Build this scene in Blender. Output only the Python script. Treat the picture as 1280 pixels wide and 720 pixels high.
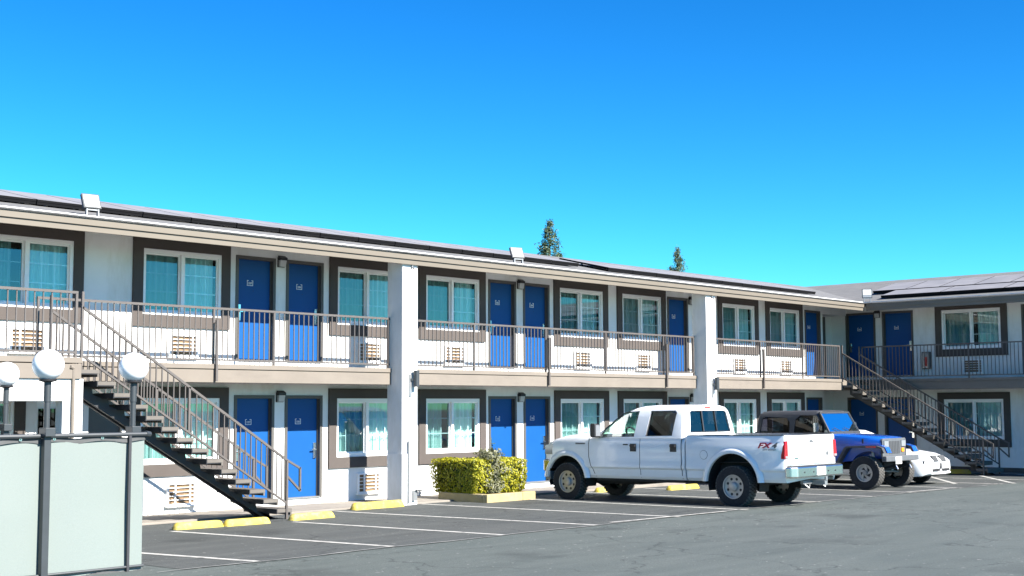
import bpy, bmesh, math, random
from mathutils import Vector, Matrix
for o in list(bpy.data.objects):
    bpy.data.objects.remove(o, do_unlink=True)
scn = bpy.context.scene
COL = scn.collection
R = math.radians
rnd = random.Random(7)

# ------------------------------------------------------------------ camera
# world: X runs along the long facade, Y into the building, Z = 0 at the walkway
YAW, PITCH, ROLL = 0.82693, 0.0885, -0.00442
cam = bpy.data.cameras.new('camera')
cam.sensor_width = 36.0
cam.lens = 1670.8 / 1280 * 36
cam.clip_start, cam.clip_end = 0.1, 3000
cam_o = bpy.data.objects.new('camera', cam)
COL.objects.link(cam_o)
rt = Vector((math.cos(YAW), -math.sin(YAW), 0)); fw = Vector((math.sin(YAW), math.cos(YAW), 0)); zz = Vector((0, 0, 1))
upv = zz * math.cos(PITCH) - fw * math.sin(PITCH)
fwd = fw * math.cos(PITCH) + zz * math.sin(PITCH)
cx = rt * math.cos(ROLL) + upv * math.sin(ROLL)
cy = -(rt * math.sin(ROLL) - upv * math.cos(ROLL))
cz = -fwd
cam_o.matrix_world = Matrix(((cx.x, cy.x, cz.x, 0), (cx.y, cy.y, cz.y, 0), (cx.z, cy.z, cz.z, 1.98), (0, 0, 0, 1)))
scn.camera = cam_o

# ------------------------------------------------------------------ light
SUN_EL, SUN_AZ = R(37.5), math.atan2(0.12, 1.0)          # azimuth measured from -Y towards +X
sdir = Vector((math.sin(SUN_AZ) * math.cos(SUN_EL), -math.cos(SUN_AZ) * math.cos(SUN_EL), math.sin(SUN_EL)))
sun = bpy.data.lights.new('sun', 'SUN')
sun.energy, sun.angle, sun.color = 5.0, R(0.5), (1.0, 0.955, 0.88)
sun_o = bpy.data.objects.new('sun', sun); COL.objects.link(sun_o)
sun_o.location = (10, -20, 40)
sun_o.rotation_euler = (-sdir).to_track_quat('-Z', 'Y').to_euler()
world = bpy.data.worlds.new('World'); scn.world = world; world.use_nodes = True
nt = world.node_tree; nt.nodes.clear()
sky = nt.nodes.new('ShaderNodeTexSky'); sky.sky_type = 'NISHITA'; sky.sun_disc = False
sky.sun_elevation = SUN_EL; sky.sun_rotation = math.pi - SUN_AZ
sky.air_density, sky.dust_density, sky.ozone_density = 1.0, 0.0, 4.0
hs = nt.nodes.new('ShaderNodeHueSaturation'); hs.inputs['Saturation'].default_value = 1.3; hs.inputs['Hue'].default_value = 0.5; hs.inputs['Value'].default_value = 0.2
bg = nt.nodes.new('ShaderNodeBackground'); bg.inputs['Strength'].default_value = 0.056
wo = nt.nodes.new('ShaderNodeOutputWorld')
nt.links.new(sky.outputs[0], hs.inputs['Color']); gm = nt.nodes.new('ShaderNodeGamma'); gm.inputs['Gamma'].default_value = 1.3
sc = nt.nodes.new('ShaderNodeVectorMath'); sc.operation = 'MULTIPLY'; sc.inputs[1].default_value = (1.7, 4.75, 5.2)
nt.links.new(hs.outputs[0], gm.inputs['Color']); nt.links.new(gm.outputs[0], sc.inputs[0]); nt.links.new(sc.outputs[0], bg.inputs['Color']); nt.links.new(bg.outputs[0], wo.inputs['Surface'])
vs = scn.view_settings
vs.view_transform, vs.look, vs.gamma, vs.exposure, vs.use_curve_mapping = 'Standard', 'None', 1.0, 1.85, False
scn.render.engine = 'CYCLES'

# ------------------------------------------------------------------ helpers
def lot(x, y):
    return -0.04 + 0.01 * (20.5 - max(-6, min(22, y))) - 0.005 * max(0, min(22, x - 22))

def W(o):
    v = Vector((0, 0, 0))
    while o is not None:
        v += o.location; o = o.parent
    return v

def tag(o, label=None, cat=None, group=None, kind=None):
    if label: o['label'] = label
    if cat: o['category'] = cat
    if group: o['group'] = group
    if kind: o['kind'] = kind
    return o

def thing(name, label, cat, loc=(0, 0, 0), group=None):
    o = bpy.data.objects.new(name, None); o.empty_display_size = 0.2
    COL.objects.link(o); o.location = loc
    return tag(o, label, cat, group)

def put(name, me, parent=None, loc=(0, 0, 0), rz=0.0):
    """object from shared mesh data at a world location (parents are unrotated)"""
    o = bpy.data.objects.new(name, me); COL.objects.link(o)
    if parent: o.parent = parent; o.location = Vector(loc) - W(parent)
    else: o.location = loc
    o.rotation_euler = (0, 0, rz)
    return o

def sub(name, me, parent, loc=(0, 0, 0), rot=(0, 0, 0)):
    """child in its parent's own space"""
    o = bpy.data.objects.new(name, me); COL.objects.link(o)
    o.parent = parent; o.location = loc; o.rotation_euler = rot
    return o

class MB:
    def __init__(s): s.v = []; s.f = []
    def add(s, vs_, fs):
        n = len(s.v); s.v += [tuple(p) for p in vs_]; s.f += [tuple(i + n for i in f) for f in fs]; return s
    def box(s, x0, y0, z0, x1, y1, z1):
        return s.add([(x0, y0, z0), (x1, y0, z0), (x1, y1, z0), (x0, y1, z0), (x0, y0, z1), (x1, y0, z1), (x1, y1, z1), (x0, y1, z1)],
                     [(0, 3, 2, 1), (4, 5, 6, 7), (0, 1, 5, 4), (1, 2, 6, 5), (2, 3, 7, 6), (3, 0, 4, 7)])
    def quad(s, *p): return s.add(p, [tuple(range(len(p)))])
    def prism(s, poly, axis, a, b):
        m = {'x': lambda p, t: (t, p[0], p[1]), 'y': lambda p, t: (p[0], t, p[1]), 'z': lambda p, t: (p[0], p[1], t)}[axis]
        n = len(poly)
        return s.add([m(p, a) for p in poly] + [m(p, b) for p in poly],
                     [tuple(range(n)), tuple(range(2 * n - 1, n - 1, -1))] + [(i, (i + 1) % n, n + (i + 1) % n, n + i) for i in range(n)])
    def tube(s, p0, p1, r, n=8, r1=None):
        p0, p1 = Vector(p0), Vector(p1); d = (p1 - p0).normalized(); r1 = r if r1 is None else r1
        a = d.orthogonal().normalized(); b = d.cross(a)
        ang = [2 * math.pi * i / n for i in range(n)]
        vs_ = [p0 + (a * math.cos(t) + b * math.sin(t)) * r for t in ang] + [p1 + (a * math.cos(t) + b * math.sin(t)) * r1 for t in ang]
        return s.add(vs_, [tuple(range(n)), tuple(range(2 * n - 1, n - 1, -1))] + [(i, (i + 1) % n, n + (i + 1) % n, n + i) for i in range(n)])
    def bar(s, p0, p1, w, h):
        """square bar between two points, w across, h in the vertical sense"""
        p0, p1 = Vector(p0), Vector(p1); d = (p1 - p0).normalized()
        a = d.cross(Vector((0, 0, 1)))
        a = a.normalized() if a.length > 1e-4 else Vector((1, 0, 0))
        b = a.cross(d).normalized()
        c = [(-1, -1), (1, -1), (1, 1), (-1, 1)]
        vs_ = [p0 + a * (i * w / 2) + b * (j * h / 2) for i, j in c] + [p1 + a * (i * w / 2) + b * (j * h / 2) for i, j in c]
        return s.add(vs_, [(0, 1, 2, 3), (7, 6, 5, 4)] + [(i, (i + 1) % 4, 4 + (i + 1) % 4, 4 + i) for i in range(4)])
    def lathe(s, prof, c=(0, 0, 0), axis='z', n=32, close=True):
        vs_ = []; k = len(prof)
        for i in range(n):
            t = 2 * math.pi * i / n; ca, sa = math.cos(t), math.sin(t)
            for r, h in prof:
                p = {'z': (r * ca, r * sa, h), 'x': (h, r * ca, r * sa), 'y': (r * ca, h, r * sa)}[axis]
                vs_.append((c[0] + p[0], c[1] + p[1], c[2] + p[2]))
        fs = [(i * k + j, ((i + 1) % n) * k + j, ((i + 1) % n) * k + j + 1, i * k + j + 1) for i in range(n) for j in range(k - 1)]
        if close:
            if prof[0][0] > 1e-6: fs.append(tuple(i * k for i in range(n)))
            if prof[-1][0] > 1e-6: fs.append(tuple(i * k + k - 1 for i in range(n)))
        return s.add(vs_, fs)
    def loft(s, rings, caps=True):
        n = len(rings[0]); vs_ = [p for r in rings for p in r]
        fs = [(a * n + i, a * n + (i + 1) % n, (a + 1) * n + (i + 1) % n, (a + 1) * n + i) for a in range(len(rings) - 1) for i in range(n)]
        if caps: fs += [tuple(range(n)), tuple(range((len(rings) - 1) * n, len(rings) * n))]
        return s.add(vs_, fs)
    def mesh(s, name, mat, smooth=None, fix=True):
        me = bpy.data.meshes.new(name); me.from_pydata(s.v, [], s.f)
        bm = bmesh.new(); bm.from_mesh(me)
        bmesh.ops.remove_doubles(bm, verts=bm.verts, dist=1e-5) if smooth else None
        if fix: bmesh.ops.recalc_face_normals(bm, faces=bm.faces)
        bm.to_mesh(me); bm.free()
        if mat: me.materials.append(mat)
        if smooth:
            for p in me.polygons: p.use_smooth = True
            me.set_sharp_from_angle(angle=R(smooth))
        return me
    def build(s, name, mat, parent=None, smooth=None, fix=True, bevel=0):
        """vertices are given in world space; the object takes its parent's origin"""
        off = W(parent) if parent else Vector((0, 0, 0))
        me = s.mesh(name, mat, smooth, fix)
        if off.length > 0: me.transform(Matrix.Translation(-off))
        o = bpy.data.objects.new(name, me); COL.objects.link(o)
        if parent: o.parent = parent
        if bevel:
            m = o.modifiers.new('bevel', 'BEVEL'); m.width = bevel; m.segments = 2; m.limit_method = 'ANGLE'
        return o

def boolean(me, cutters):
    a = bpy.data.objects.new('tmp_a', me); COL.objects.link(a); tmp = []
    for c in cutters:
        b = bpy.data.objects.new('tmp_b', c); COL.objects.link(b); tmp.append(b)
        m = a.modifiers.new('b', 'BOOLEAN'); m.object = b; m.operation = 'DIFFERENCE'; m.solver = 'EXACT'
    dg = bpy.context.evaluated_depsgraph_get()
    out = bpy.data.meshes.new_from_object(a.evaluated_get(dg))
    for o in tmp + [a]: bpy.data.objects.remove(o, do_unlink=True)
    return out

def smooth_mesh(me, ang):
    for p in me.polygons: p.use_smooth = True
    me.set_sharp_from_angle(angle=R(ang)); return me

def text_mesh(txt, size, mat, shear=0.0, extr=0.002, width=1.0, bold=0.0):
    """upright lettering in the local XZ plane, read from -Y"""
    cu = bpy.data.curves.new('t', 'FONT'); cu.body = txt; cu.size = size; cu.extrude = extr; cu.align_x = 'CENTER'; cu.shear = shear; cu.resolution_u = 2; cu.offset = bold
    o = bpy.data.objects.new('t', cu); COL.objects.link(o)
    dg = bpy.context.evaluated_depsgraph_get()
    me = bpy.data.meshes.new_from_object(o.evaluated_get(dg)); bpy.data.objects.remove(o, do_unlink=True)
    me.transform(Matrix.Rotation(R(90), 4, 'X') @ Matrix.Diagonal((width, 1, 1, 1)))
    me.materials.clear(); me.materials.append(mat); return me

# ------------------------------------------------------------------ materials
def nodes(name):
    m = bpy.data.materials.new(name); m.use_nodes = True
    t = m.node_tree; b = t.nodes['Principled BSDF']; return m, t, b

def pos(t, scale=(1, 1, 1)):
    g = t.nodes.new('ShaderNodeNewGeometry'); mp = t.nodes.new('ShaderNodeMapping'); mp.inputs['Scale'].default_value = scale
    t.links.new(g.outputs['Position'], mp.inputs['Vector']); return mp.outputs[0]

def noise(t, scale, stretch=(1, 1, 1), detail=4, rough=0.6):
    n = t.nodes.new('ShaderNodeTexNoise'); n.inputs['Scale'].default_value = scale; n.inputs['Detail'].default_value = detail; n.inputs['Roughness'].default_value = rough
    t.links.new(pos(t, stretch), n.inputs['Vector']); return n.outputs['Fac']

def remap(t, src, a, b, c, d):
    m = t.nodes.new('ShaderNodeMapRange'); m.inputs['From Min'].default_value = a; m.inputs['From Max'].default_value = b
    m.inputs['To Min'].default_value = c; m.inputs['To Max'].default_value = d; t.links.new(src, m.inputs['Value']); return m.outputs[0]

def mixc(t, f, a, b, mode='MIX'):
    m = t.nodes.new('ShaderNodeMix'); m.data_type = 'RGBA'; m.blend_type = mode
    ins = [i for i in m.inputs if i.type == 'RGBA']; fac = m.inputs[0]
    for sck, v in ((fac, f), (ins[0], a), (ins[1], b)):
        if hasattr(v, 'links'): t.links.new(v, sck)
        else: sck.default_value = v if sck is fac else (*v, 1) if len(v) == 3 else v
    return [o for o in m.outputs if o.type == 'RGBA'][0]

def bump(t, b, src, strength, dist):
    n = t.nodes.new('ShaderNodeBump'); n.inputs['Strength'].default_value = strength; n.inputs['Distance'].default_value = dist
    t.links.new(src, n.inputs['Height']); t.links.new(n.outputs[0], b.inputs['Normal'])

def mat(name, col, rough=0.6, metal=0.0, var=0.0, vscale=3.0, stretch=(1, 1, 1), bmp=0.0, bscale=60, bdist=0.004, coat=0.0, spec=0.5, dirt=None):
    m, t, b = nodes(name)
    b.inputs['Base Color'].default_value = (*col, 1); b.inputs['Roughness'].default_value = rough; b.inputs['Metallic'].default_value = metal
    b.inputs['Coat Weight'].default_value = coat; b.inputs['Specular IOR Level'].default_value = spec
    b.inputs['Coat Roughness'].default_value = 0.06
    c = None
    if var:
        k = remap(t, noise(t, vscale, stretch), 0.3, 0.7, 1 - var, 1 + var)
        v = t.nodes.new('ShaderNodeVectorMath'); v.operation = 'SCALE'; v.inputs[0].default_value = col; t.links.new(k, v.inputs['Scale']); c = v.outputs[0]
    if dirt:
        f = remap(t, noise(t, dirt[1], dirt[2], 6, 0.7), 0.5, 0.75, 0, dirt[3]); c = mixc(t, f, c if c else col, dirt[0])
    if c: t.links.new(c, b.inputs['Base Color'])
    if bmp: bump(t, b, noise(t, bscale, (1, 1, 1), 5), bmp, bdist)
    return m

M = {}
M['stucco'] = mat('white_stucco', (0.70, 0.70, 0.685), 0.9, spec=0.2, var=0.05, vscale=1.2, bmp=0.35, bscale=45, bdist=0.006, dirt=((0.47, 0.45, 0.38), 1.6, (1.0, 1.0, 0.28), 0.6))
M['stucco_wing'] = M['stucco']
M['taupe'] = mat('taupe_stucco_trim', (0.078, 0.067, 0.061), 0.9, spec=0.2, var=0.06, vscale=2, bmp=0.3, bscale=70, bdist=0.003)
M['slab'] = mat('beige_slab_paint', (0.155, 0.132, 0.108), 0.8, var=0.07, vscale=1.6, bmp=0.2, bscale=30, dirt=((0.10, 0.085, 0.072), 2.2, (0.5, 1, 2.2), 0.4))
M['fascia'] = mat('cream_fascia_paint', (0.132, 0.112, 0.086), 0.55, var=0.04, vscale=1.3, dirt=((0.10, 0.08, 0.058), 1.2, (0.4, 1, 4), 0.35))
M['rail'] = mat('taupe_rail_paint', (0.084, 0.073, 0.066), 0.45, metal=0.0, var=0.06, vscale=5, dirt=((0.06, 0.04, 0.03), 6, (1, 1, 1), 0.3))
M['dark_steel'] = mat('charcoal_steel', (0.024, 0.024, 0.027), 0.55, var=0.1, vscale=6)
M['concrete'] = mat('light_concrete', (0.19, 0.17, 0.145), 0.9, var=0.12, vscale=2.5, bmp=0.3, bscale=80, dirt=((0.10, 0.085, 0.07), 1.8, (0.6, 1.5, 1), 0.6))
M['tread'] = mat('pale_tread_concrete', (0.105, 0.094, 0.082), 0.9, var=0.1, vscale=5, bmp=0.2, bscale=90)
M['blue'] = mat('blue_door_paint', (0.003, 0.062, 0.215), 0.5, spec=0.25, var=0.04, vscale=2)
M['doorframe'] = mat('grey_door_frame', (0.075, 0.07, 0.063), 0.5, var=0.05)
M['white_vinyl'] = mat('white_vinyl', (0.80, 0.80, 0.79), 0.35)
M['white_paint'] = mat('white_line_paint', (0.34, 0.335, 0.31), 0.8, var=0.2, vscale=12, dirt=((0.075, 0.078, 0.076), 5, (1, 1, 1), 1.0))
M['yellow'] = mat('yellow_curb_paint', (0.42, 0.33, 0.045), 0.7, var=0.08, vscale=9, bmp=0.2, dirt=((0.30, 0.27, 0.17), 4.5, (1, 1, 1), 0.9))
M['planter'] = mat('faded_yellow_curb', (0.30, 0.235, 0.11), 0.8, var=0.1, vscale=5, bmp=0.25, dirt=((0.3, 0.27, 0.2), 3, (1, 1, 1), 0.7))
M['soil'] = mat('planter_soil', (0.06, 0.042, 0.03), 0.95, var=0.3, vscale=20, bmp=0.5)
M['chrome'] = mat('brushed_chrome', (0.72, 0.72, 0.71), 0.22, metal=1.0)
M['alu'] = mat('cast_aluminium', (0.42, 0.41, 0.39), 0.4, metal=0.5)
M['black'] = mat('black_plastic', (0.018, 0.018, 0.02), 0.5)
M['rubber'] = mat('tyre_rubber', (0.016, 0.016, 0.018), 0.85, var=0.2, vscale=18, bmp=0.2, bscale=90, dirt=((0.04, 0.037, 0.034), 9, (1, 1, 1), 0.5))
M['tread_rubber'] = mat('dusty_tread_rubber', (0.075, 0.071, 0.065), 0.95, var=0.3, vscale=25)
M['under'] = mat('underbody_black', (0.012, 0.012, 0.012), 0.8)
M['white_car'] = mat('white_car_paint', (0.78, 0.79, 0.79), 0.25, coat=0.6, dirt=((0.55, 0.51, 0.44), 1.5, (1, 1, 2.5), 0.25))
M['jeep_blue'] = mat('blue_car_paint', (0.008, 0.08, 0.38), 0.22, coat=0.8)
M['grey_top'] = mat('dark_grey_hardtop', (0.04, 0.042, 0.046), 0.5, var=0.1, vscale=8)
M['flare'] = mat('grey_fender_flare', (0.045, 0.047, 0.05), 0.5)
M['red_lens'] = mat('red_lens', (0.55, 0.008, 0.012), 0.15, coat=0.5)
M['amber_lens'] = mat('amber_lens', (0.75, 0.25, 0.02), 0.2)
M['clear_lens'] = mat('clear_lens', (0.26, 0.28, 0.29), 0.12, metal=0.3)
M['seat'] = mat('grey_seat_cloth', (0.11, 0.11, 0.11), 0.9)
M['interior'] = mat('dark_room', (0.03, 0.035, 0.038), 0.9)
M['coil'] = mat('tan_cooler_coil', (0.16, 0.10, 0.05), 0.7, var=0.3, vscale=14)
M['globe'] = mat('white_acrylic_globe', (0.82, 0.83, 0.84), 0.28)
M['lamp_grey'] = mat('grey_green_steel', (0.028, 0.033, 0.037), 0.45, var=0.08, vscale=8)
M['lamp_glass'] = mat('frosted_lamp_glass', (0.42, 0.43, 0.43), 0.3)
M['hem'] = mat('grey_screen_hem', (0.055, 0.057, 0.058), 0.8, var=0.25, vscale=6, stretch=(1, 1, 5))
M['panel_frame'] = mat('black_panel_frame', (0.006, 0.006, 0.007), 0.8, spec=0.1)
M['badge'] = mat('badge_grey', (0.09, 0.095, 0.10), 0.4)
M['badge_red'] = mat('badge_red', (0.42, 0.012, 0.04), 0.4)
M['bark'] = mat('bark', (0.09, 0.065, 0.045), 0.95, var=0.2, vscale=6, bmp=0.5, bscale=20)
M['red_box'] = mat('red_extinguisher', (0.42, 0.02, 0.02), 0.35)
M['bumper'] = mat('dull_grey_bumper', (0.085, 0.092, 0.10), 0.5, metal=0.0, var=0.1, vscale=9)
M['galv'] = mat('galvanised_steel', (0.26, 0.27, 0.275), 0.45, metal=0.6, var=0.08, vscale=20)

def glass(name, tint, refl=1.0, rough=0.02):
    m, t, b = nodes(name); t.nodes.remove(b)
    tr = t.nodes.new('ShaderNodeBsdfTransparent'); tr.inputs[0].default_value = (*tint, 1)
    gl = t.nodes.new('ShaderNodeBsdfGlossy'); gl.inputs['Roughness'].default_value = rough; gl.inputs['Color'].default_value = (0.95, 1, 1, 1)
    fr = t.nodes.new('ShaderNodeFresnel'); fr.inputs[0].default_value = 1.5
    g = remap(t, fr.outputs[0], 0, 1, 0.05 * refl, 1.0)
    mx = t.nodes.new('ShaderNodeMixShader'); t.links.new(g, mx.inputs[0]); t.links.new(tr.outputs[0], mx.inputs[1]); t.links.new(gl.outputs[0], mx.inputs[2])
    t.links.new(mx.outputs[0], t.nodes['Material Output'].inputs['Surface']); return m
M['glass'] = glass('window_glass', (0.82, 0.97, 0.97), 1.6)
M['glass_screen'] = glass('screened_window_glass', (0.46, 0.60, 0.61), 1.4)
M['car_glass'] = glass('car_glass', (0.66, 0.92, 0.80), 1.5)
M['dark_glass'] = glass('tinted_car_glass', (0.10, 0.12, 0.12), 0.3)
M['black_glass'] = glass('black_tinted_glass', (0.02, 0.022, 0.035), 0.5)
M['sky_glass'] = glass('raked_windshield_glass', (0.55, 0.75, 0.68), 12.0)

def leafy(name, cols, rough=0.5, scale=30, trans=0.35):
    m, t, b = nodes(name)
    ob = t.nodes.new('ShaderNodeNewGeometry')
    cr = t.nodes.new('ShaderNodeValToRGB'); cr.color_ramp.interpolation = 'LINEAR'
    e = cr.color_ramp.elements
    for i, c in enumerate(cols):
        p = i / (len(cols) - 1)
        el = e[i] if i < 2 else e.new(p)
        el.position = p; el.color = (*c, 1)
    t.links.new(ob.outputs['Random Per Island'], cr.inputs[0])
    t.links.new(cr.outputs[0], b.inputs['Base Color']); b.inputs['Roughness'].default_value = rough
    tl = t.nodes.new('ShaderNodeBsdfTranslucent'); t.links.new(cr.outputs[0], tl.inputs[0])
    mx = t.nodes.new('ShaderNodeMixShader'); mx.inputs[0].default_value = trans
    t.links.new(b.outputs[0], mx.inputs[1]); t.links.new(tl.outputs[0], mx.inputs[2]); t.links.new(mx.outputs[0], t.nodes['Material Output'].inputs['Surface'])
    return m
M['hedge'] = leafy('yellow_green_hedge_leaf', [(0.08, 0.11, 0.008), (0.30, 0.29, 0.012), (0.42, 0.38, 0.014), (0.22, 0.24, 0.01)])
M['varieg'] = leafy('variegated_leaf', [(0.05, 0.065, 0.025), (0.27, 0.265, 0.17), (0.09, 0.10, 0.045), (0.23, 0.225, 0.10)])
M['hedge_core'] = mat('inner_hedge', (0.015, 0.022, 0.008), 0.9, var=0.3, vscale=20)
M['pine'] = leafy('pine_needles', [(0.03, 0.06, 0.03), (0.075, 0.12, 0.055), (0.11, 0.15, 0.075), (0.05, 0.085, 0.045)], trans=0.2)

def curtain_mat():
    m, t, b = nodes('aqua_curtain'); c = (0.70, 0.86, 0.81)
    b.inputs['Base Color'].default_value = (*c, 1); b.inputs['Roughness'].default_value = 0.9
    tl = t.nodes.new('ShaderNodeBsdfTranslucent'); tl.inputs[0].default_value = (*c, 1)
    mx = t.nodes.new('ShaderNodeMixShader'); mx.inputs[0].default_value = 0.25
    t.links.new(b.outputs[0], mx.inputs[1]); t.links.new(tl.outputs[0], mx.inputs[2]); t.links.new(mx.outputs[0], t.nodes['Material Output'].inputs['Surface'])
    return m
M['curtain'] = curtain_mat()

def asphalt(name, c0, c1, c2, streak):
    m, t, b = nodes(name)
    big = remap(t, noise(t, 0.35, (1, 1, 1), 5, 0.6), 0.3, 0.7, 0, 1)
    c = mixc(t, big, c0, c1)
    st = remap(t, noise(t, 1.1, (0.22, 1.9, 1), 6, 0.65), 0.42, 0.72, 0, streak); c = mixc(t, st, c, c2)
    dk = remap(t, noise(t, 0.8, (0.3, 1.4, 1), 6, 0.7), 0.56, 0.76, 0, 0.55); c = mixc(t, dk, c, tuple(v * 0.5 for v in c0))
    sp = remap(t, noise(t, 55, (1, 1, 1), 3, 0.7), 0.35, 0.65, 0.75, 1.25)
    v = t.nodes.new('ShaderNodeVectorMath'); v.operation = 'SCALE'; t.links.new(c, v.inputs[0]); t.links.new(sp, v.inputs['Scale'])
    vo = t.nodes.new('ShaderNodeTexVoronoi'); vo.feature = 'DISTANCE_TO_EDGE'; vo.inputs['Scale'].default_value = 0.32
    wz = t.nodes.new('ShaderNodeVectorMath'); wz.operation = 'ADD'; nz = t.nodes.new('ShaderNodeTexNoise'); nz.inputs['Scale'].default_value = 1.4; nz.inputs['Detail'].default_value = 6
    t.links.new(pos(t), nz.inputs['Vector']); t.links.new(pos(t, (1, 0.8, 1)), wz.inputs[0]); t.links.new(nz.outputs['Color'], wz.inputs[1]); t.links.new(wz.outputs[0], vo.inputs['Vector'])
    cr = remap(t, vo.outputs['Distance'], 0.0, 0.008, 0.8, 0.0)
    c = mixc(t, cr, v.outputs[0], tuple(x * 0.45 for x in c0))
    ol = remap(t, noise(t, 0.55, (1, 1, 1), 3, 0.5), 0.60, 0.72, 0, 0.55); c = mixc(t, ol, c, tuple(x * 0.4 for x in c0))
    pb = remap(t, noise(t, 14, (1, 1, 1), 1, 0.3), 0.74, 0.78, 0, 0.8); c = mixc(t, pb, c, (0.2, 0.2, 0.19))
    t.links.new(c, b.inputs['Base Color']); b.inputs['Roughness'].default_value = 0.82; b.inputs['Specular IOR Level'].default_value = 0.35
    bump(t, b, noise(t, 90, (1, 1, 1), 4), 0.5, 0.006); return m
M['asphalt'] = asphalt('worn_blue_grey_asphalt', (0.054, 0.066, 0.063), (0.066, 0.078, 0.073), (0.09, 0.102, 0.096), 0.5)
M['asphalt_bay'] = asphalt('darker_bay_asphalt', (0.038, 0.043, 0.043), (0.052, 0.056, 0.054), (0.078, 0.082, 0.078), 0.6)

def shingle(name, swap):
    m, t, b = nodes(name)
    br = t.nodes.new('ShaderNodeTexBrick'); br.inputs['Scale'].default_value = 1.0
    br.inputs['Brick Width'].default_value = 0.33; br.inputs['Row Height'].default_value = 0.14; br.inputs['Mortar Size'].default_value = 0.008
    br.inputs['Color1'].default_value = (0.085, 0.087, 0.09, 1); br.inputs['Color2'].default_value = (0.12, 0.12, 0.12, 1); br.inputs['Mortar'].default_value = (0.04, 0.04, 0.04, 1)
    g = t.nodes.new('ShaderNodeNewGeometry'); sx = t.nodes.new('ShaderNodeSeparateXYZ'); cb = t.nodes.new('ShaderNodeCombineXYZ')
    t.links.new(g.outputs['Position'], sx.inputs[0])
    t.links.new(sx.outputs[1 if swap else 0], cb.inputs[0]); t.links.new(sx.outputs[0 if swap else 1], cb.inputs[1]); t.links.new(cb.outputs[0], br.inputs['Vector'])
    c = mixc(t, remap(t, noise(t, 30, (1, 1, 1), 3), 0.3, 0.7, 0, 0.5), br.outputs['Color'], (0.15, 0.147, 0.14))
    t.links.new(c, b.inputs['Base Color']); b.inputs['Roughness'].default_value = 0.9
    bump(t, b, br.outputs['Fac'], -0.4, 0.01); return m
M['shingle'] = shingle('grey_shingle', False); M['shingle_wing'] = shingle('grey_shingle_cross', True)

def solar_mat():
    m, t, b = nodes('sky_sheen_solar_glass'); b.inputs['Roughness'].default_value = 0.5; b.inputs['Specular IOR Level'].default_value = 0.6
    c = mixc(t, remap(t, noise(t, 1.6, (1, 1, 1), 5), 0.3, 0.7, 0.55, 0.85), (0.03, 0.033, 0.04), (0.25, 0.24, 0.235)); t.links.new(c, b.inputs['Base Color']); return m  # pale grey mix paints in the hazy sky reflected at a grazing angle
M['solar'] = solar_mat()

def screen_mat():
    m, t, b = nodes('mint_mesh_screen'); b.inputs['Roughness'].default_value = 0.75
    g1 = noise(t, 90, (6, 1, 0.6), 2); g2 = noise(t, 90, (0.5, 1, 6), 2)
    k = t.nodes.new('ShaderNodeMath'); k.operation = 'ADD'; t.links.new(g1, k.inputs[0]); t.links.new(g2, k.inputs[1])
    c = mixc(t, remap(t, k.outputs[0], 0.7, 1.3, 0, 1), (0.12, 0.148, 0.138), (0.162, 0.188, 0.178))
    c = mixc(t, remap(t, noise(t, 0.9, (1, 1, 0.7), 4), 0.35, 0.7, 0, 0.35), c, (0.15, 0.172, 0.155))
    t.links.new(c, b.inputs['Base Color']); bump(t, b, k.outputs[0], 0.25, 0.002); return m
M['screen'] = screen_mat()

# ------------------------------------------------------------------ ground
def sheet(name, xs, ys, m, dz):
    b = MB(); nx = len(xs)
    b.v = [(x, y, lot(x, y) + dz) for y in ys for x in xs]
    b.f = [(j * nx + i, j * nx + i + 1, (j + 1) * nx + i + 1, (j + 1) * nx + i) for j in range(len(ys) - 1) for i in range(nx - 1)]
    return tag(b.build(name, m, fix=False), kind='structure')
sheet('ground', [-600, -100, 0, 22, 30, 38, 44, 100, 700], [-600, -100, -6, 4, 14, 22, 60, 900], M['asphalt'], 0.0)
sheet('parking_bay', [9.4, 15, 22, 30, 36, 41.5], [14.06, 17, 20.55], M['asphalt_bay'], 0.004)
wk = MB()
wk.box(3, 20.52, -0.3, 37.6, 22.1, 0.0)
tag(wk.build('walkway', M['concrete'], bevel=0.012), kind='structure')
wk = MB(); wk.box(39.75, 5, -0.3, 40.5, 20.5, -0.085); wk.box(37.62, 20.52, -0.3, 41.5, 24.0, -0.055)
tag(wk.build('wing_walkway', M['concrete'], bevel=0.012), kind='structure')

def line(name, x0, y0, x1, y1, w, m, dz=0.008, seg=5, lim=None):
    b = MB(); d = Vector((x1 - x0, y1 - y0)); n = Vector((-d.y, d.x)).normalized() * w / 2
    for i in range(seg + 1):
        p = Vector((x0, y0)) + d * i / seg
        for sgn in (1, -1):
            q = p + n * sgn; b.v.append((q.x, q.y, lot(q.x, q.y) + dz))
    b.f = [(2 * i, 2 * i + 1, 2 * i + 3, 2 * i + 2) for i in range(seg)]
    return tag(b.build(name, m, fix=False), kind='structure')
for (x0, y0, x1, y1) in ((10.05, 17.2, 10.5, 14.1), (12.45, 19.0, 12.86, 14.1), (14.85, 18.9, 15.1, 14.08), (16.98, 20.3, 17.33, 14.05), (19.42, 20.45, 19.5, 13.95), (21.8, 20.3, 21.6, 13.9),
                         (24.6, 20.3, 24.45, 14.0), (26.9, 20.3, 26.8, 14.0), (29.0, 20.2, 28.7, 14.0), (31.4, 20.2, 31.1, 14.0), (33.9, 20.0, 33.5, 14.0), (36.3, 19.6, 35.9, 13.9)):
    line('painted_line', x0, y0, x1, y1, 0.12, M['white_paint'])
line('painted_line', 38.4, 16.8, 34.0, 13.9, 0.12, M['white_paint'], seg=8)
line('painted_line', 37.5, 18.0, 33.0, 15.0, 0.12, M['white_paint'], seg=8)
line('painted_line', 39.5, 16.2, 36.5, 12.4, 0.12, M['white_paint'], seg=8)
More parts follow.
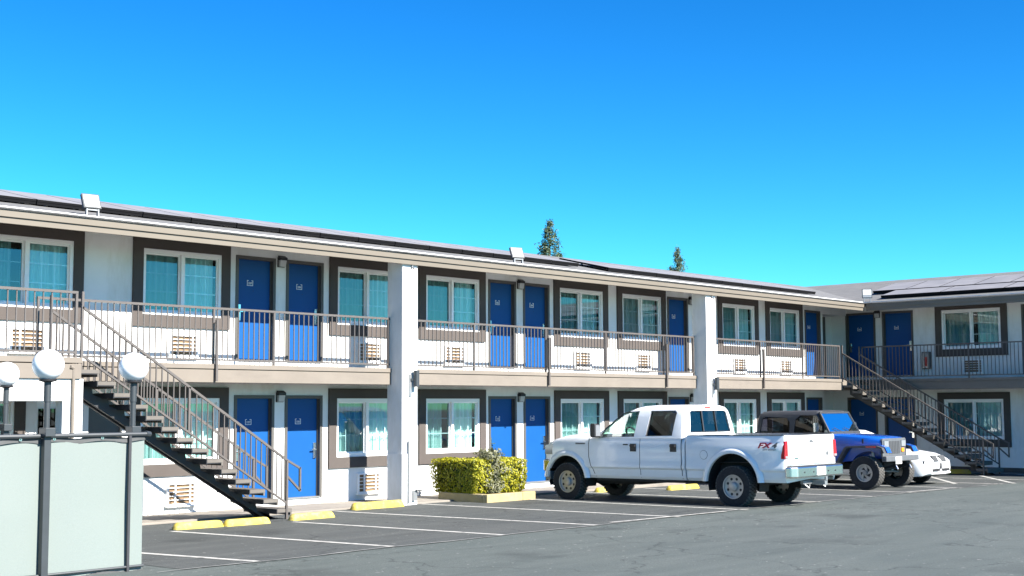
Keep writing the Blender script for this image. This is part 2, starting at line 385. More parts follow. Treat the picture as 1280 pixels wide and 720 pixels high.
line('painted_line', 39.55, 20.0, 39.45, 8.0, 0.16, M['white_paint'], seg=8)
# pale tar joint between the two asphalt areas, with its chipped stretch of old paint
jb = MB(); xs = [9.0 + 0.35 * i for i in range(80)]
for i, x in enumerate(xs):
    yy = 14.05 + 0.03 * math.sin(x * 2.1) + rnd.uniform(-0.02, 0.02); w = rnd.uniform(0.012, 0.03)
    for s_ in (-1, 1): jb.v.append((x, yy + s_ * w, lot(x, yy) + 0.012))
jb.f = [(2 * i, 2 * i + 2, 2 * i + 3, 2 * i + 1) for i in range(len(xs) - 1)]
M['joint'] = mat('pale_joint', (0.18, 0.185, 0.175), 0.9, var=0.3, vscale=4)
tag(jb.build('pavement_joint', M['joint'], fix=False), kind='structure')
line('painted_line', 17.8, 14.16, 21.0, 14.0, 0.09, M['white_paint'], dz=0.016)
line('painted_line', 28.6, 14.2, 30.6, 14.1, 0.09, M['white_paint'], dz=0.016)

# ------------------------------------------------------------------ motel: shared pieces
YW, XW = 21.99, 40.4          # wall planes of the long wing and of the cross wing
Z2 = 2.79                     # storey height / upper deck level
TW = 2.17                     # window surround width

def shared_window(tw):
    """meshes of one sliding window; local x along the wall, -y outwards, origin at surround's left bottom"""
    fx0, fx1, fz0, fz1 = 0.21, tw - 0.20, 0.23, 1.47
    tr = MB(); H = 1.68; d = -0.045
    tr.box(0, d, 0, fx0, 0.02, H); tr.box(fx1, d, 0, tw, 0.02, H); tr.box(fx0, d, 0, fx1, 0.02, fz0); tr.box(fx0, d, fz1, fx1, 0.02, H)
    fr = MB(); w = 0.065; xm = (fx0 + fx1) / 2
    fr.box(fx0, -0.02, fz0, fx0 + w, 0.09, fz1); fr.box(fx1 - w, -0.02, fz0, fx1, 0.09, fz1)
    fr.box(fx0 + w, -0.02, fz0, fx1 - w, 0.09, fz0 + 0.075); fr.box(fx0 + w, -0.02, fz1 - 0.075, fx1 - w, 0.09, fz1)
    fr.box(xm - 0.035, -0.012, fz0 + 0.075, xm + 0.035, 0.088, fz1 - 0.075)
    z0, z1 = fz0 + 0.075, fz1 - 0.075
    sash = []
    for a, b_, y in ((fx0 + w, xm - 0.035, 0.05), (xm + 0.035, fx1 - w, 0.02)):
        s_ = MB(); t = 0.03
        s_.box(a, y, z0, a + t, y + 0.03, z1); s_.box(b_ - t, y, z0, b_, y + 0.03, z1); s_.box(a + t, y, z0, b_ - t, y + 0.03, z0 + t); s_.box(a + t, y, z1 - t, b_ - t, y + 0.03, z1)
        g = MB(); g.quad((a + t, y + 0.012, z0 + t), (b_ - t, y + 0.012, z0 + t), (b_ - t, y + 0.012, z1 - t), (a + t, y + 0.012, z1 - t))
        mu = MB(); q = 0.009
        for k in (1, 2):
            xx = a + t + (b_ - a - 2 * t) * k / 3; mu.box(xx - q, y + 0.016, z0 + t, xx + q, y + 0.026, z1 - t)
            hz = z0 + t + (z1 - z0 - 2 * t) * k / 3; mu.box(a + t, y + 0.0165, hz - q, b_ - t, y + 0.0255, hz + q)
        sash.append((s_.mesh('sash', M['white_vinyl']), g, mu.mesh('glazing_bars', M['white_vinyl'])))
    rm = MB(); a, b_ = fx0 - 0.25, fx1 + 0.25
    rm.quad((a, 0.7, fz0 - 0.3), (b_, 0.7, fz0 - 0.3), (b_, 0.7, fz1 + 0.2), (a, 0.7, fz1 + 0.2))
    rm.quad((a, 0.095, fz0 - 0.3), (a, 0.7, fz0 - 0.3), (a, 0.7, fz1 + 0.2), (a, 0.095, fz1 + 0.2)); rm.quad((b_, 0.095, fz0 - 0.3), (b_, 0.7, fz0 - 0.3), (b_, 0.7, fz1 + 0.2), (b_, 0.095, fz1 + 0.2))
    rm.quad((a, 0.095, fz0 - 0.3), (b_, 0.095, fz0 - 0.3), (b_, 0.7, fz0 - 0.3), (a, 0.7, fz0 - 0.3)); rm.quad((a, 0.095, fz1 + 0.2), (b_, 0.095, fz1 + 0.2), (b_, 0.7, fz1 + 0.2), (a, 0.7, fz1 + 0.2))
    return dict(trim=tr.mesh('surround', M['taupe']), frame=fr.mesh('window', M['white_vinyl']),
                sash=[(s_, g.mesh('pane', M['glass_screen'] if i == 0 else M['glass'], fix=False), mu) for i, (s_, g, mu) in enumerate(sash)],
                room=rm.mesh('room', M['interior'], fix=False), x=(fx0, fx1), z=(fz0, fz1))

def curtain_mesh(w, h, seed):
    r = random.Random(seed); n = 70; ph = r.uniform(0, 6); b = MB()
    f1 = r.uniform(38, 52)
    for i in range(n + 1):
        x = w * i / n; y = 0.028 * math.sin(f1 * x + ph + 0.8 * math.sin(7 * x)) + 0.012 * math.sin(17 * x + ph)
        pinch = r.uniform(-0.003, 0.003)
        for k in range(4):
            z = h * k / 3; b.v.append((x + pinch * k, y * (1.15 - 0.25 * k / 3), z))
    b.f = [(4 * i + k, 4 * i + 4 + k, 4 * i + 5 + k, 4 * i + 1 + k) for i in range(n) for k in range(3)]
    return b.mesh('curtain', M['curtain'], smooth=60, fix=False)

WIN = {TW: shared_window(TW), 2.32: shared_window(2.32)}
CURT = [[curtain_mesh(w, 1.22, s_) for s_ in range(3)] for w in (0.62, 0.78, 0.86)]

def window(parent, loc, rz, tw, seed, drawn=(2, 2)):
    k = WIN[tw]
    o = put('window', k['frame'], parent, loc, rz)
    sub('surround', k['trim'], o)
    for s_, g, mu in k['sash']:
        sub('sash', s_, o); sub('pane', g, o); sub('glazing_bars', mu, o)
    sub('room', k['room'], o)
    r = random.Random(seed)
    a = CURT[drawn[0]][r.randrange(3)]; b_ = CURT[drawn[1]][r.randrange(3)]
    sub('curtain', a, o, (k['x'][0] + 0.04, 0.16, 0.24)); wb = (0.62, 0.78, 0.86)[drawn[1]]
    sub('curtain', b_, o, (k['x'][1] - 0.04 - wb, 0.17, 0.24))
    return o

def shared_ac():
    f = MB(); w, h, d = 0.63, 0.42, -0.06
    f.box(0, d, 0, 0.035, 0.02, h); f.box(w - 0.035, d, 0, w, 0.02, h); f.box(0.035, d, 0, w - 0.035, 0.02, 0.03); f.box(0.035, d, h - 0.03, w - 0.035, 0.02, h); f.box(-0.02, d - 0.02, -0.03, w + 0.01, 0.02, -0.002)
    f.box(0.17, d + 0.002, 0.03, 0.195, 0.0, h - 0.03); f.box(0.50, d + 0.002, 0.03, 0.52, 0.0, h - 0.03)
    c = MB(); c.box(0.036, -0.02, 0.031, w - 0.036, -0.005, h - 0.031)
    s_ = MB(); s_.box(0.036, d + 0.006, 0, w - 0.036, -0.022, 0.012)
    return f.mesh('air_conditioner', M['white_vinyl']), c.mesh('coil', M['coil']), s_.mesh('slat', M['white_vinyl'])
AC = shared_ac()
def ac(parent, loc, rz):
    o = put('air_conditioner', AC[0], parent, loc, rz); sub('coil', AC[1], o)
    for i in range(4): sub('slat', AC[2], o, (0, 0, 0.095 + i * 0.075))
    return o

DOORS = {}
def door_set(w):
    if w in DOORS: return DOORS[w]
    h = 2.11; j = 0.065
    leaf = MB(); leaf.box(j, 0.085, 0.03, w - j, 0.13, h - j)
    fr = MB(); fr.box(0, -0.02, 0, j, 0.15, h); fr.box(w - j, -0.02, 0, w, 0.15, h); fr.box(j, -0.02, h - j, w - j, 0.15, h)
    fr.box(j, 0.06, 0.03, j + 0.015, 0.083, h - j); fr.box(w - j - 0.015, 0.06, 0.03, w - j, 0.083, h - j)
    th = MB(); th.box(j, -0.03, 0, w - j, 0.15, 0.028)
    hd = MB(); hd.box(-0.035, 0.06, -0.16, 0.035, 0.084, 0.16); hd.tube((0, 0.06, 0.02), (0, 0.02, 0.02), 0.014, 8); hd.box(-0.012, 0.012, 0.008, 0.11, 0.03, 0.032); hd.box(-0.022, 0.05, 0.06, 0.022, 0.06, 0.13)
    pl = MB(); t = 0.009; a, b_ = 0.145, 0.11
    pl.box(-a / 2, 0.078, 0, -a / 2 + t, 0.0845, b_); pl.box(a / 2 - t, 0.078, 0, a / 2, 0.0845, b_); pl.box(-a / 2 + t, 0.078, 0, a / 2 - t, 0.0845, t); pl.box(-a / 2 + t, 0.078, b_ - t, -a / 2 + t + 0.03, 0.0845, b_); pl.box(a / 2 - t - 0.03, 0.078, b_ - t, a / 2 - t, 0.0845, b_)
    vw = MB(); vw.lathe([(0.0, 0.079), (0.008, 0.079), (0.008, 0.084)], axis='y', n=10)
    DOORS[w] = dict(leaf=leaf.mesh('door', M['blue']), frame=fr.mesh('door_frame', M['doorframe']), th=th.mesh('threshold', M['galv']), handle=hd.mesh('handle', M['chrome'], smooth=40), plate=pl.mesh('number_plate', M['white_vinyl']), view=vw.mesh('viewer', M['black'], smooth=40))
    return DOORS[w]

def door(parent, loc, rz, w, number, side):
    k = door_set(w); o = put('door', k['leaf'], parent, loc, rz)
    sub('door_frame', k['frame'], o); sub('threshold', k['th'], o)
    hx = w - 0.14 if side == 'r' else 0.14
    sub('handle', k['handle'], o, (hx, 0, 0.97), (0, 0, 0) if side == 'l' else (0, 0, 0)).scale = (1 if side == 'l' else -1, 1, 1)
    sub('number_plate', k['plate'], o, (w / 2 - 0.08, 0, 1.52))
    sub('door_number', text_mesh(number, 0.065, M['white_vinyl'], extr=0.003), o, (w / 2 - 0.08, 0.081, 1.55))
    sub('viewer', k['view'], o, (w / 2, 0, 1.42))
    return o

def wall_sheet(b, u0, u1, z0, z1, holes, f, depth=0.15):
    us = sorted({u0, u1, *[h[0] for h in holes], *[h[1] for h in holes]}); zs = sorted({z0, z1, *[h[2] for h in holes], *[h[3] for h in holes]})
    us = [u for u in us if u0 <= u <= u1]; zs = [z for z in zs if z0 <= z <= z1]
    for i in range(len(us) - 1):
        for j in range(len(zs) - 1):
            uc, zc = (us[i] + us[i + 1]) / 2, (zs[j] + zs[j + 1]) / 2
            if any(h[0] < uc < h[1] and h[2] < zc < h[3] for h in holes): continue
            b.quad(f(us[i], 0, zs[j]), f(us[i + 1], 0, zs[j]), f(us[i + 1], 0, zs[j + 1]), f(us[i], 0, zs[j + 1]))
    for a, c, d, e in holes:
        for p, q in (((a, d), (a, e)), ((c, d), (c, e)), ((a, d), (c, d)), ((a, e), (c, e))):
            b.quad(f(p[0], 0, p[1]), f(q[0], 0, q[1]), f(q[0], depth, q[1]), f(p[0], depth, p[1]))

bal_me = {}
def baluster_mesh(h):
    h = round(h, 3)
    if h not in bal_me:
        b = MB(); b.box(-0.009, -0.009, 0, 0.009, 0.009, h); bal_me[h] = b.mesh('baluster', M['rail'])
    return bal_me[h]

def railing(parent, p0, p1, zt, zb, posts=(), step=0.118, long_posts=(), zfoot=2.79, zlong=2.47, out=(0, -1)):
    """straight level railing from p0 to p1 (x, y); posts are distances along it"""
    a, c = Vector(p0), Vector(p1); L = (c - a).length; d = (c - a) / L
    r = MB()
    r.bar((a.x, a.y, zt - 0.02), (c.x, c.y, zt - 0.02), 0.045, 0.04); r.bar((a.x, a.y, zb), (c.x, c.y, zb), 0.035, 0.032)
    o = r.build('railing', M['rail'], parent)
    n = int(L / step); h = zt - 0.04 - zb - 0.016; me = baluster_mesh(h)
    for i in range(1, n):
        t = i * L / n
        if any(abs(t - q) < 0.045 for q in list(posts) + list(long_posts)): continue
        q = a + d * t; put('baluster', me, o, (q.x, q.y, zb + 0.016), math.atan2(d.y, d.x))
    for t in posts:
        q = a + d * t; b = MB(); b.box(q.x - 0.02, q.y - 0.02, zfoot, q.x + 0.02, q.y + 0.02, zt - 0.041); b.build('post', M['rail'], o)
    for t in long_posts:
        q = a + d * t; e = Vector(out) * 0.11; b = MB()
        b.box(q.x - 0.02, q.y - 0.02, zfoot + 0.003, q.x + 0.02, q.y + 0.02, zt - 0.041)
        qq = q + e; b.box(qq.x - 0.022, qq.y - 0.022, zlong, qq.x + 0.022, qq.y + 0.022, zt - 0.25); b.bar((q.x, q.y, zt - 0.3), (qq.x, qq.y, zt - 0.3), 0.02, 0.02); b.bar((q.x, q.y, zb + 0.05), (qq.x, qq.y, zb + 0.05), 0.02, 0.02)
        b.build('post', M['rail'], o)
    return o

def wall_lamp(loc, rz, label, group):
    o = thing('wall_lamp', label, 'wall lamp', loc, group)
    b = MB(); b.box(-0.085, -0.03, 0.0, 0.085, 0.0, 0.2)
    back = sub('back_plate', b.mesh('back_plate', M['black']), o, rot=(0, 0, rz))
    c = MB(); c.prism([(-0.115, 0.14), (-0.115, 0.19), (-0.03, 0.235), (-0.03, 0.14)], 'x', -0.09, 0.09); sub('cap', c.mesh('cap', M['black']), o, rot=(0, 0, rz))
    g = MB(); g.prism([(-0.105, 0.139), (-0.075, 0.01), (-0.031, 0.01), (-0.031, 0.139)], 'x', -0.075, 0.075); sub('glass_shade', g.mesh('glass_shade', M['lamp_glass']), o, rot=(0, 0, rz))
    return o

# ------------------------------------------------------------------ long wing
LW = (20.0, 22.0, 0.0)
main = thing('motel_wing', 'long sunlit two-storey white stucco motel wing with blue doors and open balcony', 'building', LW)
wx = [10.27, 13.45, 18.16, 20.76, 25.43, 28.0, 32.75, 35.35]        # left edges of the window surrounds
dx = [(8.05, '209', 'r'), (9.15, '208', 'r'), (15.77, '207', 'l'), (17.02, '206', 'r'), (23.05, '205', 'l'), (24.29, '204', 'r'), (30.28, '203', 'l'), (31.54, '202', 'r'), (37.68, '201', 'l')]
DW = 0.98
holes = []
fx = WIN[TW]['x']; fz = WIN[TW]['z']
for s_ in (0, 1):
    zt_ = 0.70 + s_ * Z2 + (0.02 if s_ else 0)
    for i, x in enumerate(wx):
        xx = 9.23 if (s_ == 0 and i == 0) else x
        holes.append((xx + fx[0], xx + fx[1], zt_ + fz[0], zt_ + fz[1]))
    for x, nn, sd in dx:
        if s_ == 0 and x < 10: continue
        holes.append((x, x + DW, 0.12 + s_ * Z2, 2.23 + s_ * Z2))
holes.append((11.62, 12.08, 0.12, 2.12)); holes.append((12.62, 13.30, 0.12, 2.12))
# the long wall stops at a recess in the corner
b = MB(); f = lambda u, d, z: (u, YW + d, z)
wall_sheet(b, 3.0, 38.82, -0.3, 5.22, holes, f)
b.quad((38.82, YW, -0.3), (38.82, 22.55, -0.3), (38.82, 22.55, 5.22), (38.82, YW, 5.22))
b.quad((38.82, YW, 4.95), (40.4, YW, 4.95), (40.4, YW, 5.22), (38.82, YW, 5.22)); b.quad((38.82, YW, 4.95), (40.4, YW, 4.95), (40.4, 22.55, 4.95), (38.82, 22.55, 4.95))
b.quad((38.82, 22.55, -0.3), (40.4, 22.55, -0.3), (40.4, 22.55, 5.22), (38.82, 22.55, 5.22))
b.quad((3.0, YW, -0.3), (3.0, 29.5, -0.3), (3.0, 29.5, 5.22), (3.0, YW, 5.22)); b.quad((3.0, 29.5, -0.3), (45, 29.5, -0.3), (45, 29.5, 5.22), (3.0, 29.5, 5.22))
b.quad((3.0, YW, 5.22), (3.0, 29.5, 5.22), (3.0, 25.5, 6.3))
b.build('wall', M['stucco'], main, fix=False)
b = MB(); b.box(38.9, 22.50, 2.80, 39.9, 22.54, 4.92); b.build('recess_shade_panel', M['doorframe'], main)  # dark panel painting in the deep shade at the back of the recess
seed = 3
for s_ in (0, 1):
    zt_ = 0.70 + s_ * Z2 + (0.02 if s_ else 0)
    for i, x in enumerate(wx):
        xx = 9.23 if (s_ == 0 and i == 0) else x
        seed += 1
        window(main, (xx, YW, zt_), 0, TW, seed, ((2, 2), (1, 2), (2, 1), (0, 2), (2, 1), (1, 1), (2, 0), (1, 2))[(i + 3 * s_) % 8])
        if not (s_ == 0 and i == 0): ac(main, (x + 0.80, YW, 0.15 + s_ * 2.81), 0)
    for x, nn, sd in dx:
        if s_ == 0 and x < 10: continue
        door(main, (x, YW, 0.12 + s_ * Z2), 0, DW, nn if s_ else '1' + nn[1:], sd)
# service openings behind the stair block
b = MB(); b.box(11.62, YW + 0.06, 0.12, 12.08, YW + 0.1, 2.12); o_ = b.build('side_light', M['white_vinyl'], main)
b = MB(); b.box(11.68, YW + 0.04, 0.2, 12.02, YW + 0.058, 1.98); b.build('pane', M['dark_glass'], o_)
b = MB(); b.box(12.62, YW + 0.07, 0.12, 13.30, YW + 0.12, 2.12); b.build('service_door', M['doorframe'], main)

# balcony slab with its fascia
sl = MB(); sl.box(3, 20.87, 2.47, 37.94, 21.985, 2.775); sl.box(37.94, 20.87, 2.47, 40.39, 22.5, 2.775); sl.build('balcony_slab', M['slab'], main)
fb = MB(); fb.box(11.05, 20.84, 2.45, 37.95, 20.869, 2.685); fb.build('balcony_fascia', M['slab'], main, bevel=0.004)
lp = MB(); lp.box(11.05, 20.825, 2.70, 37.965, 20.868, 2.79); lp.build('deck_edge', M['slab'], main, bevel=0.006)
# columns
for i, (c0, c1) in enumerate(((18.9, 19.33), (30.0, 30.45))):
    b = MB(); b.box(c0, 20.5, -0.15, c1, 20.96, 5.19); co = b.build('column', M['stucco'], main, bevel=0.008)
    b = MB(); b.box(c0 - 0.02, 20.475, -0.14, c1 - 0.1, 20.93, 1.02); b.build('column_base', M['stucco'], co)
    b = MB(); b.tube((c0 + 0.15, 20.455, 0.0), (c0 + 0.15, 20.455, 1.28), 0.022, 8); b.build('conduit', M['galv'], co, smooth=40)
    b = MB(); b.box(c0 + 0.26, 20.42, 0.05, c0 + 0.36, 20.497, 0.26); b.tube((c0 + 0.3, 20.4, 0.29), (c0 + 0.42, 20.34, 0.27), 0.03, 8); b.build('outlet_box', M['galv'], co)
    b = MB(); b.tube((c0 + 0.25, 20.47, 4.88), (c0 + 0.25, 20.47, 4.99), 0.02, 8); b.tube((c0 + 0.25, 20.47, 4.9), (c0 + 0.25, 20.40, 4.86), 0.018, 8); b.build('hook', M['galv'], co)
    t = thing('column_sconce', 'dark cylindrical up-down sconce on the white column ' + ('beside the hedge planter' if i == 0 else 'behind the white pickup cab'), 'wall lamp', (c0 + 0.28, 20.5, 2.35))
    b = MB(); x = c0 + 0.28
    b.box(x - 0.1, 20.47, 2.2, x - 0.03, 20.499, 2.66); b.build('back_plate', M['galv'], t)
    b = MB(); b.tube((x + 0.03, 20.4, 2.40), (x + 0.03, 20.4, 2.74), 0.062, 14); b.bar((x + 0.03, 20.4, 2.55), (x - 0.06, 20.47, 2.55), 0.04, 0.05); b.build('cylinder_body', M['lamp_grey'], t, smooth=40)
# railings
railing(main, (11.0, 20.9), (18.9, 20.9), 3.85, 2.87, posts=(0.02, 4.9, 7.86), long_posts=(3.51,))
railing(main, (19.34, 20.9), (29.99, 20.9), 3.85, 2.87, posts=(0.04, 2.11, 6.81, 10.6), long_posts=(4.54, 9.24))
railing(main, (30.46, 20.9), (37.9, 20.9), 3.85, 2.87, posts=(0.04, 5.19, 7.42), long_posts=(2.83,))
# eaves and roof
RS = 0.228
def rz_main(y): return 5.2 + RS * (y - 20.38) if y <= 25.5 else 5.2 + RS * (25.5 - 20.38) - RS * (y - 25.5)
b = MB(); x0, x1 = 2.4, 43.8
for th in (0.0,):
    pts = [(20.36, 5.192), (25.5, rz_main(25.5)), (30.7, rz_main(30.7)), (30.7, rz_main(30.7) - 0.06), (25.5, rz_main(25.5) - 0.08), (20.37, 5.180)]
    b.prism(pts, 'x', x0, x1)
b.build('roof', M['shingle'], main)
b = MB(); b.box(x0, 20.40, 5.06, 38.66, 20.43, 5.17); b.box(x0, 20.43, 4.955, 38.70, 20.46, 5.145); b.box(x0 - 0.001, 20.415, 5.052, 38.665, 20.4355, 5.064)
b.build('eave_fascia', M['fascia'], main, bevel=0.004)
b = MB(); b.box(x0, 20.461, 5.222, 38.7, 21.985, 5.24); b.build('soffit', M['stucco'], main)
dr = MB(); dr.box(2.4, 20.388, 5.1705, 38.64, 20.40, 5.179); dr.build('drip_edge', M['fascia'], main)
for i, (x, nn, sd) in enumerate(dx):
    if sd == 'l' and x < 37 and x > 10:
        for s_, zz_ in ((0, 2.09), (1, 2.06 + Z2)):
            lab = {(15.77, 0): 'black and white wall lamp between the ground doors at the stair foot', (15.77, 1): 'black and white wall lamp between the balcony doors above the stair foot',
                   (23.05, 0): 'black and white wall lamp between the ground doors behind the hedges', (23.05, 1): 'black and white wall lamp between the balcony doors above the hedges',
                   (30.28, 0): 'black and white wall lamp between ground doors behind the pickup cab roof', (30.28, 1): 'black and white wall lamp right of upper door 203'}[(x, s_)]
            wall_lamp((x + DW + 0.13, YW, zz_), 0, lab, 'lamps between the room doors')

# stair landing on its white block
bl = MB()
bl.box(3, 19.52, 2.45, 11.06, 20.83, 2.685); bl.box(3, 19.505, 2.70, 11.07, 20.82, 2.79); bl.build('landing_slab', M['slab'], main, bevel=0.005)
pt = MB(); pt.box(10.77, 19.56, -0.3, 11.12, 19.78, 2.449); pt.box(8.2, 19.56, 2.10, 10.77, 19.78, 2.449); pt.box(3, 19.56, -0.3, 8.2, 19.78, 2.449); pt.build('portal_wall', M['stucco'], main, bevel=0.006)
b = MB(); b.tube((10.93, 19.53, -0.05), (10.93, 19.53, 2.62), 0.028, 8); b.tube((10.93, 19.53, 2.62), (10.86, 19.51, 2.64), 0.028, 8); b.build('downpipe', M['slab'], main, smooth=40)
railing(main, (3.2, 19.55), (10.98, 19.55), 3.85, 2.87, posts=(0.02, 3.9, 7.76), step=0.145)

# ------------------------------------------------------------------ cross wing
wing = thing('motel_wing', 'shaded two-storey motel wing standing across the far end of the lot', 'building', (XW + 2, 15.0, -0.1))
RW = -math.pi / 2
wd = [(22.02, 1.08, '200', 'l'), (20.70, 1.08, '220', 'r'), (16.10, 1.08, '221', 'l')]
ww = 18.86; WWD = 2.32
hol = []
for s_ in (0, 1):
    zb_ = 0.70 + s_ * Z2 + (0.02 if s_ else 0) - 0.02
    k = WIN[WWD]; hol.append((ww - k['x'][1], ww - k['x'][0], zb_ + fz[0], zb_ + fz[1]))
    for y, w, nn, sd in wd:
        if s_ == 0 and y < 17: continue
        hol.append((y - w, y, 0.12 + s_ * Z2, 2.23 + s_ * Z2))
b = MB(); f2 = lambda u, d, z: (XW + d, u, z)
wall_sheet(b, 6.0, 22.55, -0.4, 5.22, hol, f2)
b.quad((XW, 6, -0.4), (47.2, 6, -0.4), (47.2, 6, 5.2), (XW, 6, 5.2)); b.quad((47.2, 6, -0.4), (47.2, 29.5, -0.4), (47.2, 29.5, 5.2), (47.2, 6, 5.2)); b.quad((XW, 6, 5.2), (47.2, 6, 5.2), (43.8, 6, 6.3))
b.build('wall', M['stucco'], wing, fix=False)
bs = MB(); bs.box(XW - 0.012, 6.0, -0.12, XW - 0.001, 19.5, 0.06); bs.build('painted_base', M['taupe'], wing)
for s_ in (0, 1):
    zb_ = 0.70 + s_ * Z2 + (0.02 if s_ else 0) - 0.02
    window(wing, (XW, ww, zb_), RW, WWD, 40 + s_, ((2, 2), (2, 1))[s_])
    ac(wing, (XW, ww - 0.88, 0.15 + s_ * 2.81), RW)
    for y, w, nn, sd in wd:
        if s_ == 0 and y < 17: continue
        door(wing, (XW, y, 0.12 + s_ * Z2), RW, w, nn if s_ else '1' + nn[1:], sd)
sl = MB(); sl.box(39.22, 6, 2.47, XW - 0.004, 20.86, 2.775); sl.build('balcony_slab', M['slab'], wing)
fb = MB(); fb.box(39.19, 6, 2.45, 39.219, 20.86, 2.685); fb.build('balcony_fascia', M['slab'], wing)
lp = MB(); lp.box(39.175, 6, 2.70, 39.218, 20.86, 2.79); lp.build('deck_edge', M['slab'], wing)
railing(wing, (39.25, 20.85), (39.25, 6.2), 3.85, 2.87, posts=(0.02, 3.55, 7.5, 11.0, 14.6), step=0.118, out=(-1, 0))
def rz_w(x): return 5.2 + RS * (x - 38.68)
b = MB(); b.prism([(38.66, 5.192), (43.8, rz_w(43.8)), (49.0, rz_w(38.6)), (49.0, rz_w(38.6) - 0.06), (43.8, rz_w(43.8) - 0.08), (38.67, 5.180)], 'y', 5.4, 27.5); b.build('roof', M['shingle_wing'], wing)
b = MB(); b.box(38.70, 5.4, 5.06, 38.73, 20.38, 5.17); b.box(38.73, 5.4, 4.955, 38.76, 20.38, 5.145); b.build('eave_fascia', M['fascia'], wing, bevel=0.004)
b = MB(); b.box(38.761, 5.4, 5.222, XW - 0.004, 20.45, 5.24); b.build('soffit', M['stucco'], wing)
wall_lamp((XW, 20.85, 2.04 + Z2), RW, 'wall lamp between the two dark doors in the shaded inner corner', 'lamps between the room doors')
ex = thing('extinguisher_cabinet', 'small white-framed extinguisher cabinet on the shaded upper balcony wall', 'extinguisher', (XW, 19.17, 3.1))
b = MB(); b.box(XW - 0.11, 19.03, 3.12, XW - 0.001, 19.31, 3.66); b.build('cabinet', M['doorframe'], ex, bevel=0.008)
b = MB(); b.box(XW - 0.122, 19.06, 3.15, XW - 0.112, 19.28, 3.63); b.build('cabinet_pane', M['clear_lens'], ex)
b = MB(); b.box(XW - 0.13, 19.12, 3.2, XW - 0.1225, 19.22, 3.5); b.build('extinguisher', M['red_box'], ex)

# ------------------------------------------------------------------ solar panels
def solar(loc, w, l, axis, label, group):
    """panel w along the eave, l up the slope, on short feet above the shingles"""
    o = thing('solar_panel', label, 'solar panel', loc, group)
    fr = MB(); fr.box(0, 0, 0.0, w, l, 0.04)
    gl = MB(); gl.box(0.012, 0.012, 0.0405, w - 0.012, l - 0.012, 0.0425)
    ft = []
    for x in (0.25, w - 0.25):
        for y in (0.15, l - 0.15):
            q = MB(); q.box(x - 0.02, y - 0.02, -0.07, x + 0.02, y + 0.02, 0.0); ft.append(('foot', q, M['galv']))
    sk = MB(); sk.box(0, 0.006, -0.05, w, 0.02, -0.001)  # black strip standing in for the shadow in the gap under the panel
    tilt = math.atan(RS); rot = (tilt, 0, 0) if axis == 'x' else (tilt, 0, RW)
    e = bpy.data.objects
    for nm, mb, mt in (('panel_frame', fr, M['panel_frame']), ('panel_glass', gl, M['solar']), ('gap_shade_strip', sk, M['panel_frame']), *ft):
        s_ = sub(nm, mb.mesh(nm, mt), o); s_.rotation_mode = 'XYZ'
        s_.rotation_euler = Matrix.Rotation(rot[2], 4, 'Z').to_3x3().__matmul__(Matrix.Rotation(rot[0], 3, 'X')).to_euler()
    return o
x = 4.0
while x < 25.2:
    solar((x, 21.65, rz_main(21.65) + 0.075), 1.03, 1.72, 'x', 'solar panel in the row on the left half of the long roof', 'panels on the left half of the long roof'); x += 1.05
x = 27.0
while x < 36.9:
    solar((x, 21.45, rz_main(21.45) + 0.07), 1.03, 1.72, 'x', 'solar panel in the row on the right half of the long roof', 'panels on the right half of the long roof'); x += 1.05
y = 20.15
while y > 9:
    solar((39.3, y, rz_w(39.3) + 0.08), 1.98, 1.06, 'y', 'wide lower-row solar panel on the cross wing roof', 'lower panels on the cross wing'); y -= 2.0
y = 21.0
while y > 9:
    solar((40.42, y, rz_w(40.42) + 0.09), 1.13, 1.68, 'y', 'upright upper-row solar panel on the cross wing roof', 'upper panels on the cross wing'); y -= 1.15

# ------------------------------------------------------------------ floodlights on the roof edge
def floodlight(loc, rz, tilt, label):
    o = thing('floodlight', label, 'floodlight', loc)
    hd = MB(); hd.box(-0.18, -0.04, 0.0, 0.18, 0.03, 0.34); hd.box(-0.15, 0.03, 0.04, 0.15, 0.06, 0.30)
    ln = MB(); ln.box(-0.155, -0.046, 0.11, 0.155, -0.0405, 0.315); fn = MB(); fn.box(-0.155, -0.048, 0.02, 0.155, -0.0405, 0.10)
    br = MB(); br.box(-0.13, -0.04, -0.16, -0.105, 0.04, 0.0); br.box(0.105, -0.04, -0.16, 0.13, 0.04, 0.0); br.box(-0.13, -0.05, -0.185, 0.13, 0.05, -0.16); br.box(-0.105, -0.03, -0.03, 0.105, 0.03, -0.005)
    m_ = (Matrix.Rotation(rz, 3, 'Z') @ Matrix.Rotation(tilt, 3, 'X')).to_euler()
    sub('bracket', br.mesh('bracket', M['galv']), o, (0, 0, 0.185), (0, 0, rz))
    o.scale = (0.86, 0.86, 0.86)
    h = sub('head', hd.mesh('head', M['lamp_grey']), o, (0, 0, 0.185), m_); sub('lens', ln.mesh('lens', M['lamp_glass']), h); sub('lens_panel', fn.mesh('lens_panel', M['galv']), h)
    return o
floodlight((11.8, 20.6, 5.215), R(-8), R(-28), 'square white-faced floodlight on the roof edge above the left staircase')
floodlight((22.6, 20.6, 5.215), R(-22), R(-30), 'square floodlight on the roof edge in front of the taller pine')
floodlight((38.9, 20.42, 5.215), R(-55), R(-6), 'square floodlight at the inner corner of the two roofs')

